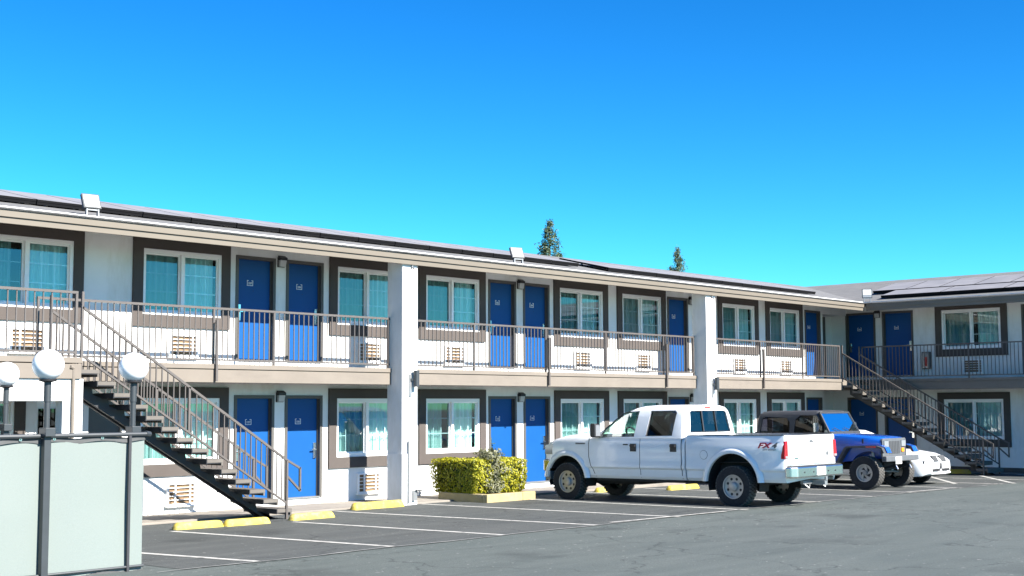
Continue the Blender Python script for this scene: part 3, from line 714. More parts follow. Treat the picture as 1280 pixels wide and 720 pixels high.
# ------------------------------------------------------------------ staircases
def staircase(label, loc, rz, run, width, n, zbase, ext=True):
    """descends along local +x from z = 2.79; y = 0 is the open side"""
    o = thing('outdoor_staircase', label, 'staircase', loc); o.rotation_euler = (0, 0, rz); o.location.z = 0
    rise = (Z2 - zbase) / (n + 1); L = run * n
    tr = MB(); tr.box(0, 0, -0.06, run + 0.025, width, 0.0); tme = tr.mesh('tread', M['tread'])
    for i in range(n):
        sub('tread', tme, o, (run * i, 0, Z2 - rise * (i + 1)))
    lipm = MB(); lipm.box(run - 0.01, 0.003, -0.115, run + 0.02, width - 0.003, -0.061)
    lme = lipm.mesh('nosing', M['tread'])
    for i in range(n): sub('nosing', lme, o, (run * i, 0, Z2 - rise * (i + 1)))
    pan = MB(); pan.box(-0.012, 0.004, -0.085, -0.001, width - 0.004, 0.004); pan.box(-0.0005, 0.006, -0.075, run - 0.012, width - 0.006, -0.0605)
    pme = pan.mesh('tread_pan', M['dark_steel'])
    for i in range(n): sub('tread_pan', pme, o, (run * i, 0, Z2 - rise * (i + 1)))
    for yy in (width * 0.40, width * 0.58):
        s_ = MB(); top = []
        for i in range(n):
            z = Z2 - rise * (i + 1) - 0.076
            top += [(run * i + 0.02, z), (run * i + 0.12, z)] if True else []
            top += [(run * i + 0.15, z - 0.14)]
        sl_ = rise / run
        bot = [(L - 0.05, zbase + 0.0), (L - 0.27, zbase), (0.0, Z2 - rise - 0.061 - 0.23)]
        poly = [(0.0, Z2 - 0.25)] + top + bot
        poly = [(0.0, Z2 - rise - 0.076)] + top[1:] + bot
        s_.prism(poly, 'y', yy, yy + 0.06); sub('stringer', s_.mesh('stringer', M['dark_steel']), o)
    zt0, zl0, sl_ = 3.60, 2.83, (rise / run)
    for side, yy in (('open', 0.0), ('wall', width)):
        r = MB(); xe = L - 0.1
        top = lambda x: zt0 - sl_ * x
        low = lambda x: zl0 - sl_ * x
        r.bar((0, yy, top(0)), (xe, yy, top(xe)), 0.04, 0.04); r.bar((0, yy, low(0)), (xe, yy, low(xe)), 0.035, 0.032)
        # looped end of the handrail
        r.bar((xe, yy, top(xe)), (xe + 0.30, yy, top(xe + 0.25)), 0.036, 0.036); r.bar((xe + 0.30, yy, top(xe + 0.25) + 0.018), (xe + 0.30, yy, top(xe + 0.25) - 0.42), 0.036, 0.036)
        r.bar((xe + 0.30, yy, top(xe + 0.25) - 0.40), (xe, yy, top(xe) - 0.42 + 0.14), 0.036, 0.036)
        rl = sub('handrail', r.mesh('handrail', M['rail']), o)
        for px_ in (0.0, L * 0.48, xe):
            p = MB(); zb_ = (zbase - 0.04) if px_ == xe else (Z2 if px_ == 0 else low(px_))
            p.box(px_ - 0.02, yy - 0.02, zb_, px_ + 0.02, yy + 0.02, top(px_) + (0.25 if px_ == 0 else 0.0)); sub('post', p.mesh('post', M['rail']), rl)
        h = 0.735; me = baluster_mesh(h); nb = int(xe / 0.112)
        for i in range(1, nb):
            xx = xe * i / nb
            if abs(xx - L * 0.48) < 0.05: continue
            sub('baluster', me, rl, (xx, yy, low(xx) + 0.012))
    return o
staircase('taupe steel staircase with open risers running down along the sunlit facade', (11.07, 19.55, 0), 0, 0.302, 1.0, 14, -0.03)
staircase('steel staircase descending along the shaded wing behind the white car', (37.97, 20.85, 0), RW, 0.325, 1.12, 14, -0.07)

# ------------------------------------------------------------------ pool screen fence and globe lamps
FY = 14.5
def fence_z(x): return lot(x, FY)
fe = thing('screen_fence', 'low fence hung with pale mint mesh screen panels beside the globe lamps', 'fence', (6.0, FY, 0.02))
def screen_panel(x0, x1, zt, zb):
    nx, nz = max(4, int((x1 - x0) / 0.06)), 14; b = MB(); r = random.Random(int(x0 * 100))
    gr = [x0 + 0.1 + i * 0.62 for i in range(int((x1 - x0) / 0.62) + 1)]
    for i in range(nx + 1):
        x = x0 + (x1 - x0) * i / nx
        dmin = min(abs(x - g) for g in gr); sag = 0.03 * min(1, dmin / 0.31) ** 2 * 1.2
        for k in range(nz + 1):
            u = k / nz; z = zb + (zt - sag - zb) * u + (0.02 * math.sin(x * 9) * (1 - u) if k == 0 else 0)
            y = FY + 0.03 + 0.008 * math.sin(x * 5 + 2 * u) + 0.012 * math.sin(x * 2.2 + 1.3) * (1 - abs(2 * u - 1))
            b.v.append((x, y, z))
    n = nz + 1
    b.f = [(i * n + k, (i + 1) * n + k, (i + 1) * n + k + 1, i * n + k + 1) for i in range(nx) for k in range(nz)]
    p = b.build('screen_panel', M['screen'], fe, smooth=60, fix=False)
    h = MB()
    h.v = []
    for i in range(nx + 1):
        x = x0 + (x1 - x0) * i / nx; dmin = min(abs(x - g) for g in gr); sag = 0.036 * min(1, dmin / 0.31) ** 2
        yy = FY + 0.018 + 0.008 * math.sin(x * 11)
        h.v += [(x, yy, zt - sag - 0.005), (x, yy + 0.004, zt - sag + 0.055 + 0.006 * math.sin(x * 23)), (x, yy + 0.03, zt - sag + 0.05), (x, yy + 0.03, zt - sag)]
    h.f = [(4 * i + k, 4 * i + 4 + k, 4 * i + 4 + (k + 1) % 4, 4 * i + (k + 1) % 4) for i in range(nx) for k in range(4)]
    hm = h.build('hem', M['hem'], p, smooth=50)
    bh = MB()
    for i in range(nx):
        xa = x0 + (x1 - x0) * i / nx; xb = x0 + (x1 - x0) * (i + 1) / nx
        bh.box(xa, FY + 0.012, zb - 0.05, xb, FY + 0.022, zb + 0.004 + 0.012 * math.sin(xa * 9))
    bh.build('bottom_hem', M['hem'], p)
    for g in gr:
        if x0 < g < x1:
            q = MB(); q.lathe([(0.008, 0.0), (0.018, 0.0), (0.02, 0.006), (0.008, 0.006)], (g, FY + 0.004, zt + 0.028), 'y', 10, close=False); q.build('grommet', M['chrome'], hm)
    return p
for x0, x1 in ((3.2, 5.48), (5.52, 7.765), (7.795, 9.10)):
    screen_panel(x0, x1, 1.60, 0.03)
b = MB(); b.tube((3.1, FY, 1.665), (9.12, FY, 1.665), 0.026, 8); b.tube((9.1, FY, 1.672), (9.17, FY + 0.02, 1.66), 0.034, 8); b.build('top_rail', M['lamp_grey'], fe, smooth=40)
b = MB(); b.tube((3.1, FY, 0.075), (9.10, FY, 0.075), 0.016, 8); b.build('bottom_rail', M['lamp_grey'], fe, smooth=40)
for x in (3.15, 5.5, 8.88):
    b = MB(); b.box(x - 0.017, FY - 0.02, fence_z(x) - 0.05, x + 0.017, FY + 0.008, 1.66); b.build('fence_post', M['dark_steel'], fe)
def globe_lamp(x, y, label):
    z0 = lot(x, y); o = thing('globe_lamp', label, 'lamp post', (x, y, z0))
    b = MB(); b.box(x - 0.043, y - 0.043, z0 - 0.05, x + 0.043, y + 0.043, 1.70); b.build('lower_post', M['lamp_grey'], o, bevel=0.008)
    b = MB(); b.box(x - 0.062, y - 0.10, 1.66, x + 0.062, y + 0.062, 1.76); b.build('collar', M['lamp_grey'], o, bevel=0.006)
    b = MB(); b.tube((x, y, 1.70), (x, y, 2.06), 0.035, 14); b.tube((x, y, 2.06), (x, y, 2.31), 0.042, 14); b.build('upper_post', M['lamp_grey'], o, smooth=40)
    b = MB(); b.lathe([(0.05, 2.285), (0.10, 2.30), (0.105, 2.325), (0.0, 2.33)], (x, y, 0), 'z', 20); b.build('globe_holder', M['black'], o, smooth=40)
    b = MB(); prof = [(0.18 * math.sin(math.pi * i / 20), 2.487 - 0.18 * math.cos(math.pi * i / 20)) for i in range(21)]; prof = [p for p in prof if p[1] > 2.32]
    b.lathe([(0.09, 2.322)] + prof, (x, y, 0), 'z', 32); b.build('globe', M['globe'], o, smooth=60)
    return o
globe_lamp(7.78, FY - 0.02, 'white globe lamp on the square post standing amid the mint screen fence')
globe_lamp(9.02, FY + 0.17, 'white globe lamp at the end corner of the mint screen fence')
globe_lamp(9.45, 18.8, 'farther white globe lamp near the staircase block behind the fence')

# ------------------------------------------------------------------ wheel stops
def wheel_stop(x0, x1, y, label, h=0.125, ry=0.0):
    o = None; b = MB(); L = x1 - x0; w = 0.085
    prof = [(-w, 0), (w, 0), (w, h * 0.5), (w * 0.55, h), (-w * 0.55, h), (-w, h * 0.5)]
    rings = []
    for t, s_ in ((0, 0.86), (0.03, 0.97), (0.07, 1.0), (L - 0.07, 1.0), (L - 0.03, 0.97), (L, 0.86)):
        hs_ = 0.45 if t in (0, L) else (0.85 if t in (0.03, L - 0.03) else 1)
        rings.append([(t - L / 2, p[0] * s_, p[1] * (hs_ if p[1] > 0 else 1) - 0.01) for p in prof])
    b.loft(rings); xm = (x0 + x1) / 2
    o = tag(put('wheel_stop', b.mesh('wheel_stop', M['yellow'], smooth=50), None, (xm, y, lot(xm, y))), label, 'wheel stop'); o.rotation_euler = (0, 0, ry)
    return o
wheel_stop(12.63, 13.53, 19.2, 'bright yellow concrete wheel stop butted against its twin, end away from the stair', ry=R(-4))
wheel_stop(13.56, 14.44, 19.10, 'yellow wheel stop butted against its twin below the stair foot', ry=R(-3))
wheel_stop(15.02, 15.98, 19.2, 'yellow wheel stop lying alone below the ground door 106')
wheel_stop(17.4, 18.72, 20.30, 'half white half yellow wheel stop lying against the walkway beside the column', h=0.15)
wheel_stop(24.75, 25.75, 20.1, 'yellow wheel stop seen under the pickup between its front wheels')
wheel_stop(26.45, 27.65, 19.25, 'yellow wheel stop in the empty bay past the pickup')
o_ = wheel_stop(38.6, 39.5, 17.75, 'yellow wheel stop below the shaded staircase beyond the white car', h=0.14); o_.rotation_euler = (0, 0, R(-75))

# ------------------------------------------------------------------ planter and hedges
PX0, PX1, PY0, PY1 = 20.42, 21.95, 19.52, 21.3
pl = thing('planter_curb', 'low faded yellow curb bed holding the trimmed hedges', 'planter', ((PX0 + PX1) / 2, PY0, lot(21, 20)))
zl = lot(21, 20) - 0.04
def curb(n, x0, y0, x1, y1):
    b = MB(); b.box(x0, y0, zl, x1, y1, zl + 0.22); return b.build(n, M['planter'], pl, bevel=0.015)
curb('curb', PX0, PY0, PX1 - 0.42, PY0 + 0.15); curb('curb', PX1 - 0.41, PY0 + 0.004, PX1, PY0 + 0.15); curb('curb', PX0 + 0.002, PY0 + 0.152, PX0 + 0.15, PY1 - 0.3); curb('curb', PX1 - 0.15, PY0 + 0.152, PX1 - 0.002, PY1 - 0.1)
b = MB(); b.box(PX0 + 0.151, PY0 + 0.151, zl, PX1 - 0.151, 21.0, zl + 0.15); b.build('soil', M['soil'], pl)

def leaf_quad(b, c, n, up, l, w, r):
    n = n.normalized(); a = n.cross(up)
    a = a.normalized() if a.length > 1e-3 else Vector((1, 0, 0))
    t = (Matrix.Rotation(r, 3, n) @ a); s_ = n.cross(t)
    p = [c - t * l / 2, c + s_ * w / 2 + n * 0.15 * w, c + t * l / 2, c - s_ * w / 2 + n * 0.15 * w]
    b.add(p, [(0, 1, 2, 3)])

def hedge(label, x0, x1, y0, y1, z0, z1, n, seed):
    r = random.Random(seed); cx_, cy_ = (x0 + x1) / 2, (y0 + y1) / 2
    o = thing('hedge', label, 'hedge', (cx_, cy_, z0 - 0.05))
    b = MB(); H = Vector(((x1 - x0) / 2, (y1 - y0) / 2, (z1 - z0) / 2)); c0 = Vector((cx_, cy_, (z0 + z1) / 2))
    for i in range(n):
        # point near the surface of a rounded box, ragged
        fa_ = r.choices((0, 1, 2), (2 * H.y * H.z, 2 * H.x * H.z, 2 * H.x * H.y))[0]; d = Vector((r.uniform(-1, 1), r.uniform(-1, 1), r.uniform(-1, 1))); d[fa_] = r.choice((-1, 1)); d.normalize()
        pw = 8.0; k = (abs(d.x) ** pw + abs(d.y) ** pw + abs(d.z) ** pw) ** (-1 / pw)
        e = d * k; lump = 1 + 0.03 * math.sin(9 * e.x + seed) * math.sin(8 * e.y + 1) + 0.02 * math.sin(13 * e.z + e.x * 5)
        dep = r.random() ** 2.4 * 0.22; rag = r.uniform(-0.02, 0.035)
        taper = 1.0 - 0.10 * max(0, -e.z)
        p = c0 + Vector((e.x * H.x * taper, e.y * H.y * taper, e.z * H.z)) * (lump - dep + rag)
        nn = Vector((d.x + r.uniform(-.9, .9), d.y + r.uniform(-.9, .9), d.z + r.uniform(-.5, 1.1)))
        if p.z < z0 - 0.04: continue
        leaf_quad(b, p, nn, Vector((0, 0, 1)), r.uniform(0.04, 0.066), r.uniform(0.026, 0.042), r.uniform(0, 6.28))
    b.build('foliage', M['hedge'], o, fix=False)
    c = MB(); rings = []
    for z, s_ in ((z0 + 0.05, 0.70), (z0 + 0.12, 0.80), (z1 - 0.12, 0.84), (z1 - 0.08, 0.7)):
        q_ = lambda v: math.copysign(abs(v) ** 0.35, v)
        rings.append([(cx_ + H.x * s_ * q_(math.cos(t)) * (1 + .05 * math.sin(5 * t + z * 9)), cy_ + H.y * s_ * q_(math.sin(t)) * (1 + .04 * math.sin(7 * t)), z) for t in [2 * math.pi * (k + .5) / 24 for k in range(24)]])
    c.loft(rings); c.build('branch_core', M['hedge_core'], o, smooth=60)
    for k in range(5):
        s_ = MB(); xx, yy = r.uniform(x0 + .15, x1 - .15), r.uniform(y0 + .15, y1 - .15); s_.tube((xx, yy, zl + 0.12), (xx + r.uniform(-.05, .05), yy, z0 + 0.25), 0.014, 6); s_.build('stem', M['bark'], o)
    return o
hedge('clipped boxy yellow-green hedge against the white column, shaded side dark', 20.40, 20.96, 19.78, 21.25, 0.14, 0.86, 9000, 3)
hedge('clipped boxy bright yellow hedge in full sun before door 105', 21.08, 21.95, 19.72, 20.75, 0.13, 0.86, 9000, 5)
def shrub(label, x, y, z0, h, w, n, seed):
    r = random.Random(seed); o = thing('shrub', label, 'shrub', (x, y, z0)); b = MB(); st = []
    for k in range(9):
        a = r.uniform(0, 6.28); tip = Vector((x + math.cos(a) * w * r.uniform(.3, .9), y + math.sin(a) * w * r.uniform(.3, .9), z0 + h * r.uniform(.6, 1.0)))
        s_ = MB(); s_.tube((x + math.cos(a) * .04, y + math.sin(a) * .04, z0 - .05), tip, 0.012, 6, 0.004); st.append(s_)
    for i in range(n):
        u = r.random(); rad = w * (0.55 + 0.45 * math.sin(math.pi * (0.18 + 0.72 * u))) * (1 + .25 * math.sin(u * 17 + seed)); a = r.uniform(0, 6.28)
        q = rad * math.sqrt(r.uniform(.15, 1.0)) * (1 + .15 * math.sin(3 * a + u * 9))
        p = Vector((x + q * math.cos(a), y + q * math.sin(a), z0 + 0.02 + h * u + 0.05 * math.sin(a * 4)))
        leaf_quad(b, p, Vector((math.cos(a) + r.uniform(-.8, .8), math.sin(a) + r.uniform(-.8, .8), r.uniform(-.2, 1.2))), Vector((0, 0, 1)), r.uniform(0.05, 0.085), r.uniform(0.025, 0.04), r.uniform(0, 6.28))
    b.build('foliage', M['varieg'], o, fix=False)
    for s_ in st: s_.build('stem', M['bark'], o)
shrub('loose variegated grey-green shrub growing between the two clipped hedges', 20.98, 19.98, 0.10, 0.92, 0.34, 2800, 11)

# ------------------------------------------------------------------ pines behind the roof
def pine(label, x, y, H, seed, wd):
    r = random.Random(seed); o = thing('pine_tree', label, 'tree', (x, y, -0.1)); b = MB()
    t = MB(); t.tube((x, y, -0.2), (x, y, H * 0.97), 0.22, 10, 0.02); t.build('trunk', M['bark'], o, smooth=50)
    br = MB(); z = H * 0.3
    while z < H * 0.985:
        u = (z - H * 0.3) / (H * 0.7); n = 5 + int(3 * (1 - u))
        for k in range(n):
            a = r.uniform(0, 6.28); L = wd * ((1 - u) ** 1.0 * r.uniform(0.6, 1.08) + 0.02); lw = 0.45 + 0.55 * min(1, (1 - u) * 4)
            d = Vector((math.cos(a), math.sin(a), 0)); rise = r.uniform(0.15, 0.5)
            tip = Vector((x, y, z)) + d * L + Vector((0, 0, L * rise)); br.tube((x, y, z), tip, 0.035 * (1 - u) + 0.012, 4, 0.006)
            m = int(14 + 42 * L)
            for i in range(m):
                f_ = r.uniform(0.25, 1.05) ** 0.7; p = Vector((x, y, z)) + (tip - Vector((x, y, z))) * f_ + Vector((r.gauss(0, .08 * lw), r.gauss(0, .08 * lw), r.gauss(.03, .09)))
                for q in range(3):
                    leaf_quad(b, p + Vector((r.gauss(0, .05 * lw), r.gauss(0, .05 * lw), r.gauss(0, .06))), Vector((r.gauss(0, 1), r.gauss(0, 1), r.gauss(0, 1))), Vector((0, 0, 1)), r.uniform(.09, .17) * lw, r.uniform(.035, .06), r.uniform(0, 6.28))
        z += r.uniform(0.20, 0.34) * (1 + 0.6 * (1 - u))
    br.build('branches', M['bark'], o); cr = b.build('crown', M['pine'], o, fix=False)
    return o
pine('taller green pine rising behind the roof beside the floodlight', 0.755 * 62, 0.656 * 62, 10.75, 4, 2.3)
pine('shorter green pine rising behind the right half of the long roof', 0.814 * 80, 0.581 * 80, 11.4, 9, 2.5)

# ------------------------------------------------------------------ vehicles: shared pieces
def lerp_prof(prof, t):
    for (a, va), (b_, vb) in zip(prof, prof[1:]):
        if a <= t <= b_:
            k = (t - a) / (b_ - a) if b_ > a else 0
            return va + (vb - va) * k
    return prof[0][1] if t < prof[0][0] else prof[-1][1]

def make_wheel(parent, x, y, R_, w, style, left, rim_r, steer=0.0):
    """tyre as the wheel's own mesh; outer face looks to local -x"""
    b = MB(); h = w / 2
    b.lathe([(rim_r, -h * 0.80), (rim_r + 0.012, -h * 0.92), (rim_r + (R_ - rim_r) * 0.45, -h * 1.0), (R_ * 0.93, -h * 0.93), (R_ * 0.972, -h * 0.80), (R_ * 0.978, 0), (R_ * 0.972, h * 0.80), (R_ * 0.93, h * 0.93), (rim_r + (R_ - rim_r) * 0.45, h), (rim_r, h * 0.8)], axis='x', n=48, close=False)
    o = sub('wheel', b.mesh('wheel', M['rubber'], smooth=35), parent, (x, y, R_), (0, 0, (0 if left else math.pi) + steer))
    lg = MB(); nl = 36
    for i in range(nl):
        for row, (xa, xb) in enumerate(((-h * 0.93, -h * 0.50), (-h * 0.45, -h * 0.03), (h * 0.03, h * 0.45), (h * 0.50, h * 0.93))):
            t = 2 * math.pi * (i + 0.5 * (row % 2)) / nl; dt = 2 * math.pi / nl * 0.42
            r0, r1 = (R_ * 0.95 if row in (0, 3) else R_ * 0.965), R_
            p = []
            for rr in (r0, r1):
                for xx, tt in ((xa, t - dt), (xb, t - dt * 0.7), (xb, t + dt), (xa, t + dt * 0.7)):
                    p.append((xx, rr * math.cos(tt), rr * math.sin(tt)))
            lg.add(p, [(3, 2, 1, 0), (4, 5, 6, 7), (0, 1, 5, 4), (1, 2, 6, 5), (2, 3, 7, 6), (3, 0, 4, 7)])
    tag(sub('tread_blocks', lg.mesh('tread_blocks', M['tread_rubber'] if style != 'car' else M['rubber'], fix=False), o), kind='stuff')
    if style == 'truck':
        r = MB(); r.lathe([(rim_r + 0.004, -h * 0.80), (rim_r + 0.004, -h * 0.88), (rim_r * 0.93, -h * 0.86), (rim_r * 0.90, -h * 0.60), (rim_r * 0.72, -h * 0.50), (rim_r * 0.42, -h * 0.55), (rim_r * 0.40, -h * 0.7), (0.0, -h * 0.7)], axis='x', n=40, close=False)
        ri = sub('rim', r.mesh('rim', M['alu'], smooth=40), o)
        for k in range(8):
            t = 2 * math.pi * (k + .5) / 8; q = MB(); q.lathe([(0, -h * 0.54), (0.028, -h * 0.54), (0.028, -h * 0.45)], (0, rim_r * 0.68 * math.cos(t), rim_r * 0.68 * math.sin(t)), 'x', 12); sub('rim_hole', q.mesh('rim_hole', M['black']), ri)
        q = MB(); q.lathe([(rim_r * 0.38, -h * 0.69), (rim_r * 0.36, -h * 0.90), (rim_r * 0.28, -h * 0.97), (0, -h * 0.98)], axis='x', n=24); hc = sub('hub_cap', q.mesh('hub_cap', M['alu'], smooth=40), o)
    elif style == 'jeep':
        r = MB(); r.lathe([(rim_r + 0.004, -h * 0.80), (rim_r + 0.004, -h * 0.9), (rim_r * 0.92, -h * 0.88), (rim_r * 0.88, -h * 0.45), (rim_r * 0.6, -h * 0.35), (0, -h * 0.35)], axis='x', n=40, close=False)
        ri = sub('rim', r.mesh('rim', M['alu'], smooth=40), o)
        for k in range(5):
            t0 = 2 * math.pi * k / 5; q = MB()
            pts = [(0.06, t0 + 0.5), (rim_r * 0.88, t0 + 0.05), (rim_r * 0.88, t0 + 0.52), (0.06, t0 + 1.4)]
            q.add([(-h * 0.55, a * math.cos(u), a * math.sin(u)) for a, u in pts] + [(-h * 0.34, a * math.cos(u), a * math.sin(u)) for a, u in pts], [(0, 1, 2, 3), (7, 6, 5, 4), (0, 1, 5, 4), (1, 2, 6, 5), (2, 3, 7, 6), (3, 0, 4, 7)]); sub('spoke', q.mesh('spoke', M['alu']), ri)
        q = MB(); q.lathe([(0.058, -h * 0.4), (0.055, -h * 0.8), (0, -h * 0.84)], axis='x', n=18); sub('hub_cap', q.mesh('hub_cap', M['galv'], smooth=40), o)
        dk = MB(); dk.lathe([(rim_r * 0.86, -h * 0.36), (0.0, -h * 0.37)], axis='x', n=30); sub('rim_back', dk.mesh('rim_back', M['black']), o)
    else:
        r = MB(); r.lathe([(rim_r, -h * 0.8), (rim_r * 0.9, -h * 0.8), (rim_r * 0.5, -h * 0.7), (0, -h * 0.8)], axis='x', n=30, close=False); sub('rim', r.mesh('rim', M['alu'], smooth=40), o)
    return o

def side_ring(y, prof_side, z_top_pts, zb, sx=1.0):
    """closed cross-section in xz at y: right side up, over the top, down the left"""
    half = [(xx * sx, zz_) for xx, zz_ in prof_side] + z_top_pts
    pts = [(0.0, zb)] + half + [(0.0, half[-1][1] + 0.002)]
    left = [(-p[0], p[1]) for p in reversed(half)]
    return [(p[0], y, p[1]) for p in pts + left]

def cyl_mesh(x0, x1, y, z, r):
    b = MB(); b.tube((x0, y, z), (x1, y, z), r, 40); return b.mesh('cut', None)
def prism_mesh(poly, axis, a, b_):
    m = MB(); m.prism(poly, axis, a, b_); return m.mesh('cut', None)

def rounded_ring(y0, y1, hw, z, rad, n=5):
    pts = []
    for cx_, cy_, a0 in ((hw - rad, y1 - rad, 0), (-hw + rad, y1 - rad, 90), (-hw + rad, y0 + rad, 180), (hw - rad, y0 + rad, 270)):
        for k in range(n + 1):
            t = R(a0 + 90 * k / n); pts.append((cx_ + rad * math.cos(t), cy_ + rad * math.sin(t), z))
    return pts

# ------------------------------------------------------------------ white pickup
def pickup():
    T = thing('pickup_truck', 'white crew-cab pickup truck with chrome bumpers parked nose to the motel', 'pickup truck')
    side = [(0.90, 0.50), (0.945, 0.56), (0.955, 0.70), (0.985, 0.735), (0.99, 0.78), (0.975, 0.84), (0.975, 1.10), (0.97, 1.235), (0.955, 1.285)]
    SP = [(z, x) for x, z in side] + [(1.36, 0.945), (1.40, 0.92)]
    sx_ = lambda z: lerp_prof(SP, z)
    # cab floor-to-belt and front clip
    b = MB(); rings = []
    for y, zt, sc, zb in ((1.13, 1.37, 1.0, .50), (2.2, 1.37, 1.0, .50), (3.2, 1.375, 1.0, .50), (3.55, 1.40, 1.0, .50), (3.62, 1.43, 1.0, .50), (4.0, 1.425, 1.0, .52), (4.35, 1.40, 0.998, .55), (4.62, 1.345, 0.985, .58), (4.80, 1.27, 0.965, .60), (4.87, 1.18, 0.95, .62)):
        hood = y > 3.58
        top = [(0.945 * sc, min(1.33, zt - 0.07)), (0.90 * sc, zt - 0.03), (0.74 * sc, zt), (0.5 * sc, zt + (0.02 if hood else 0)), (0.25 * sc, zt + (0.022 if hood else 0))]
        sd = [(x, max(zb, min(z, zt - 0.09 - 0.002 * (9 - i)))) for i, (x, z) in enumerate(side)]
        rings.append(side_ring(y, sd, top, zb, sc))
    b.loft(rings); me = b.mesh('body', M['white_car'])
    me = boolean(me, [cyl_mesh(0.60, 1.3, 4.25, 0.44, 0.535), cyl_mesh(-1.3, -0.60, 4.25, 0.44, 0.535)])
    body = sub('body', smooth_mesh(me, 32), T)
    # load bed
    b = MB(); rings = []
    for y, sc in ((-1.17, 0.985), (-1.12, 1.0), (1.09, 1.0)):
        rings.append(side_ring(y, side, [(0.95, 1.36), (0.93, 1.40), (0.80, 1.405), (0.4, 1.405)], 0.55, sc))
    b.loft(rings); me = b.mesh('bed', M['white_car'])
    me = boolean(me, [prism_mesh([(-0.79, -1.3), (0.79, -1.3), (0.79, 1.04), (-0.79, 1.04)], 'z', 0.86, 1.7), cyl_mesh(0.60, 1.3, 0.0, 0.46, 0.60), cyl_mesh(-1.3, -0.60, 0.0, 0.46, 0.60)])
    bed = sub('bed', smooth_mesh(me, 32), T)
    ln = MB(); ln.box(-0.785, -1.12, 0.865, 0.785, 1.035, 0.875); sub('bed_liner', ln.mesh('bed_liner', M['black']), bed)
    for s_ in (-1, 1):
        c = MB(); c.box(s_ * 0.945 - 0.10 * (s_ > 0) - 0.0 * s_, -1.15, 1.4055, s_ * 0.945 + 0.10 * (s_ < 0), 1.08, 1.425); sub('rail_cap', c.mesh('rail_cap', M['black']), bed)
    # wheel housings and flared arch lips
    for y, zc, rr in ((4.25, 0.44, 0.535), (0.0, 0.46, 0.60)):
        for s_ in (-1, 1):
            g = MB(); n = 26; ring = []
            for i in range(n + 1):
                t = R(-14) + (math.pi + R(28)) * i / n; ring.append((y + (rr - 0.006) * math.cos(t), zc + (rr - 0.006) * math.sin(t)))
            for i in range(n):
                (ya, za), (yb, zb_) = ring[i], ring[i + 1]
                g.quad((s_ * 0.60, ya, za), (s_ * 0.60, yb, zb_), (s_ * 0.94, yb, zb_), (s_ * 0.94, ya, za)); g.quad((s_ * 0.61, ya, za), (s_ * 0.61, yb, zb_), (s_ * 0.61, y, zc))
            sub('wheel_housing', g.mesh('wheel_housing', M['under'], fix=False), body if y > 1 else bed)
            f = MB(); rg = []
            for i in range(n + 1):
                t = R(-6) + (math.pi + R(10)) * i / n
                if i == n: t = math.pi + R(2)
                cs, sn = math.cos(t), math.sin(t); row = []
                for dr, px_ in ((-0.004, 0.93), (-0.006, 1.005), (0.03, 1.018), (0.075, 1.0), (0.12, 0.962)):
                    row.append((s_ * px_, y + (rr + dr) * cs, max(0.5, zc + (rr + dr) * sn)))
                rg.append(row)
            for i in range(n):
                for k in range(4): f.quad(rg[i][k], rg[i + 1][k], rg[i + 1][k + 1], rg[i][k + 1])
            sub('arch_lip', f.mesh('arch_lip', M['white_car'], smooth=50, fix=False), body if y > 1 else bed)
    # cab greenhouse: hollow shell with real openings
    lv = [(1.34, 1.13, 3.62, 0.955), (1.42, 1.135, 3.46, 0.94), (1.60, 1.15, 3.17, 0.895), (1.78, 1.175, 2.88, 0.845), (1.90, 1.20, 2.66, 0.805), (1.965, 1.24, 2.50, 0.765), (2.005, 1.32, 2.33, 0.69), (2.025, 1.5, 2.15, 0.5)]
    GH = lambda z: (lerp_prof([(q[0], q[1]) for q in lv], z), lerp_prof([(q[0], q[2]) for q in lv], z), lerp_prof([(q[0], q[3]) for q in lv], z))
    o_ = MB(); o_.loft([rounded_ring(q[1], q[2], q[3], q[0], 0.10) for q in lv])
    i_ = MB(); i_.loft([rounded_ring(q[1] + 0.05, q[2] - 0.06, q[3] - 0.05, q[0] - (0.2 if k == 0 else 0.03), 0.09) for k, q in enumerate(lv[:-1])])
    w1 = [(3.36, 1.345), (3.20, 1.545), (2.80, 1.845), (2.66, 1.885), (2.36, 1.90), (2.42, 1.375), (3.0, 1.365)]
    w2 = [(2.12, 1.385), (2.055, 1.90), (1.44, 1.90), (1.40, 1.86), (1.45, 1.395)]
    cut = [i_.mesh('cut', None), prism_mesh(w1, 'x', -1.3, 1.3), prism_mesh(w2, 'x', -1.3, 1.3),
           prism_mesh([(-0.84, 1.43), (0.84, 1.43), (0.70, 1.915), (-0.70, 1.915)], 'y', 2.5, 4.0), prism_mesh([(-0.74, 1.46), (0.74, 1.46), (0.66, 1.87), (0.60, 1.90), (-0.60, 1.90), (-0.66, 1.87)], 'y', 0.9, 1.5)]
    cabm = boolean(o_.mesh('cab', M['white_car']), cut)
    cab = sub('cab', smooth_mesh(cabm, 35), T)
    for s_ in (-1, 1):
        for poly, m_ in ((w1, 'car_glass'), (w2, 'dark_glass')):
            g = MB(); g.quad(*[(s_ * (GH(z)[2] - 0.03), y, z) for y, z in poly]); pn = sub('door_glass', g.mesh('door_glass', M[m_], fix=False), cab)
            k = MB(); n = len(poly)
            for i in range(n):
                (ya, za), (yb, zb_) = poly[i], poly[(i + 1) % n]; k.bar((s_ * (GH(za)[2] - 0.012), ya, za), (s_ * (GH(zb_)[2] - 0.012), yb, zb_), 0.02, 0.02)
            sub('window_seal', k.mesh('window_seal', M['black']), pn)
    g = MB(); g.quad(*[(x, GH(z)[1] - 0.035, z) for x, z in ((-0.85, 1.43), (0.85, 1.43), (0.71, 1.915), (-0.71, 1.915))]); sub('windshield', g.mesh('windshield', M['car_glass'], fix=False), cab)
